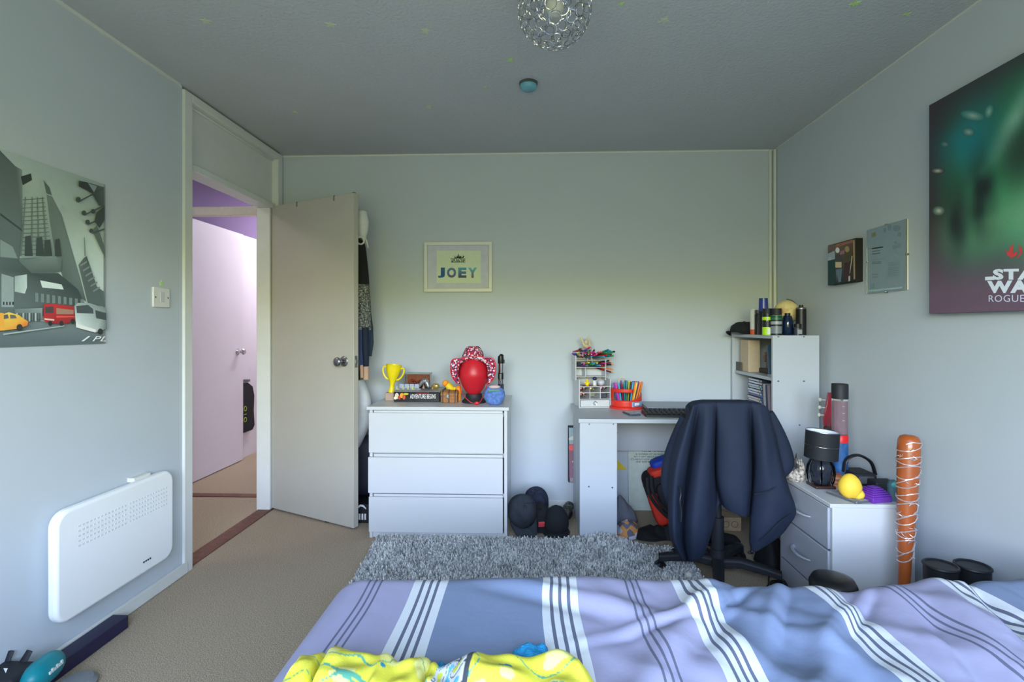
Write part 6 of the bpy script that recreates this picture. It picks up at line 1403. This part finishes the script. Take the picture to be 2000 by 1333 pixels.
# ------------------------------------------------------------------ clothes on the bed
top = [(588,1290),(603,1270),(640,1262),(690,1262),(745,1280),(775,1284),(815,1281),(845,1290),(862,1303),(890,1294),(930,1286),(985,1279),(1040,1276),(1100,1281),(1140,1299),(1158,1325)]
def bedz(x, y):
    u = (x-DXL+.30)/(DXR-DXL+.30); v = (y-DYN+.25)/(DYF-DYN+.5); return duv(max(0, min(1, u)), max(0, min(1, v))).z
def yf(u, v):
    a = cr(top, u); o_ = P(a[0]+6, a[1]+9, Z=.545); f = v
    x = o_.x + (.02-.06*u)*f; y = o_.y - .40*f + .010*math.sin(f*5+u*9)*f
    h = .055*math.sin(min(1, f*6)*PI/2) + .016*noise.noise(Vector((u*7, f*5, 1))) + .012*noise.noise(Vector((u*16, f*9, 6)))
    for (uc, w_, d_) in ((.135, .012, -.030), (.46, .02, -.022), (.30, .03, .018), (.66, .05, .016), (.80, .03, -.012)): h += d_*math.exp(-((u-uc-.05*f)/w_)**2)*min(1, f*5)
    h *= max(.15, min(1, u*14))*max(.15, min(1, (1-u)*10))
    return Vector((x, y, bedz(x, y)+.018+max(-.004, h)))
def ycol(u, v):
    q = Vector((u*9, v*6, 2)); n1 = noise.noise(q); n2 = noise.noise(q*1.7+Vector((5,1,0)))
    c = (222,216,70) if n2 < .25 else (236,232,140)
    if abs(n1) < .022: c = (90,166,140)
    if noise.noise(q*2.6+Vector((1,7,0))) > .60: c = (30,140,170)
    if .50+.03*math.sin(v*9) < u < .665:
        c = (206,210,214); w1 = noise.noise(Vector((u*26, v*12, 4)))
        if w1 > .30: c = (96,178,200)
        elif w1 < -.42: c = (206,206,70)
        elif abs(w1+.05) < .045: c = (70,80,90)
    if .655 < u < .67: c = (60,66,74)
    return c
t = thing('yellow_clothes', 'yellow patterned pyjamas crumpled on the near side of the bed', 'clothes', (P(870, 1300, Z=.55).x, .95, .53))
b = MB(); nu, nv = 300, 110; b0 = [[yf(i/nu, j/nv) for i in range(nu+1)] for j in range(nv+1)]
b.v = [q for r_ in b0 for q in r_]
for j in range(nv):
    for i in range(nu):
        b.f.append([j*(nu+1)+i, j*(nu+1)+i+1, (j+1)*(nu+1)+i+1, (j+1)*(nu+1)+i]); b.mi.append(0); b.col.append([ycol((i+k)/nu, (j+l)/nv) for k, l in ((0,0),(1,0),(1,1),(0,1))])
o = build('cloth', b, mat('pyjama_cotton', (255,255,255), .85, attr=True, bump=.2, bs=300), t, smooth=80, solid=.005)
def towel(nm, lb, pxs, m, cat):
    b = MB(); n = 12
    def f(u, v):
        (x0, y0), (x1, y1) = pxs[0], pxs[1]; q = P(x0+(x1-x0)*u, y0+(y1-y0)*u, Z=.55); x = q.x; y = q.y+.012-.11*v
        h = (.026+.014*noise.noise(Vector((u*5, v*5, 3))))*math.sin(min(1, v*5)*PI/2)*max(.3, math.sin(PI*u)**.3); return Vector((x, y, bedz(x, y)+.008+h*(1-.5*max(0, v-.4)/.6)))
    b.grid(f, 24, 16); return solo(nm, b, m, lb, cat, smooth=80, solid=.005)
tb = mat('blue_towelling', (40,150,206), .95, bump=.8, bs=260)
towel('blue_flannel', 'bright blue towelling cloth poking out behind the yellow pyjamas', ((1002,1258),(1068,1250)), tb, 'towel')
towel('blue_sock', 'small blue cloth corner showing at the middle of the yellow pyjamas', ((846,1292),(882,1284)), tb, 'sock')
towel('lilac_cloth', 'lilac, blue and white cloth at the left end of the yellow pyjamas', ((562,1302),(604,1296)), speck('lilac_print', [(150,110,206), (110,170,220), (214,204,230)], 14, .9, .2), 'clothes')
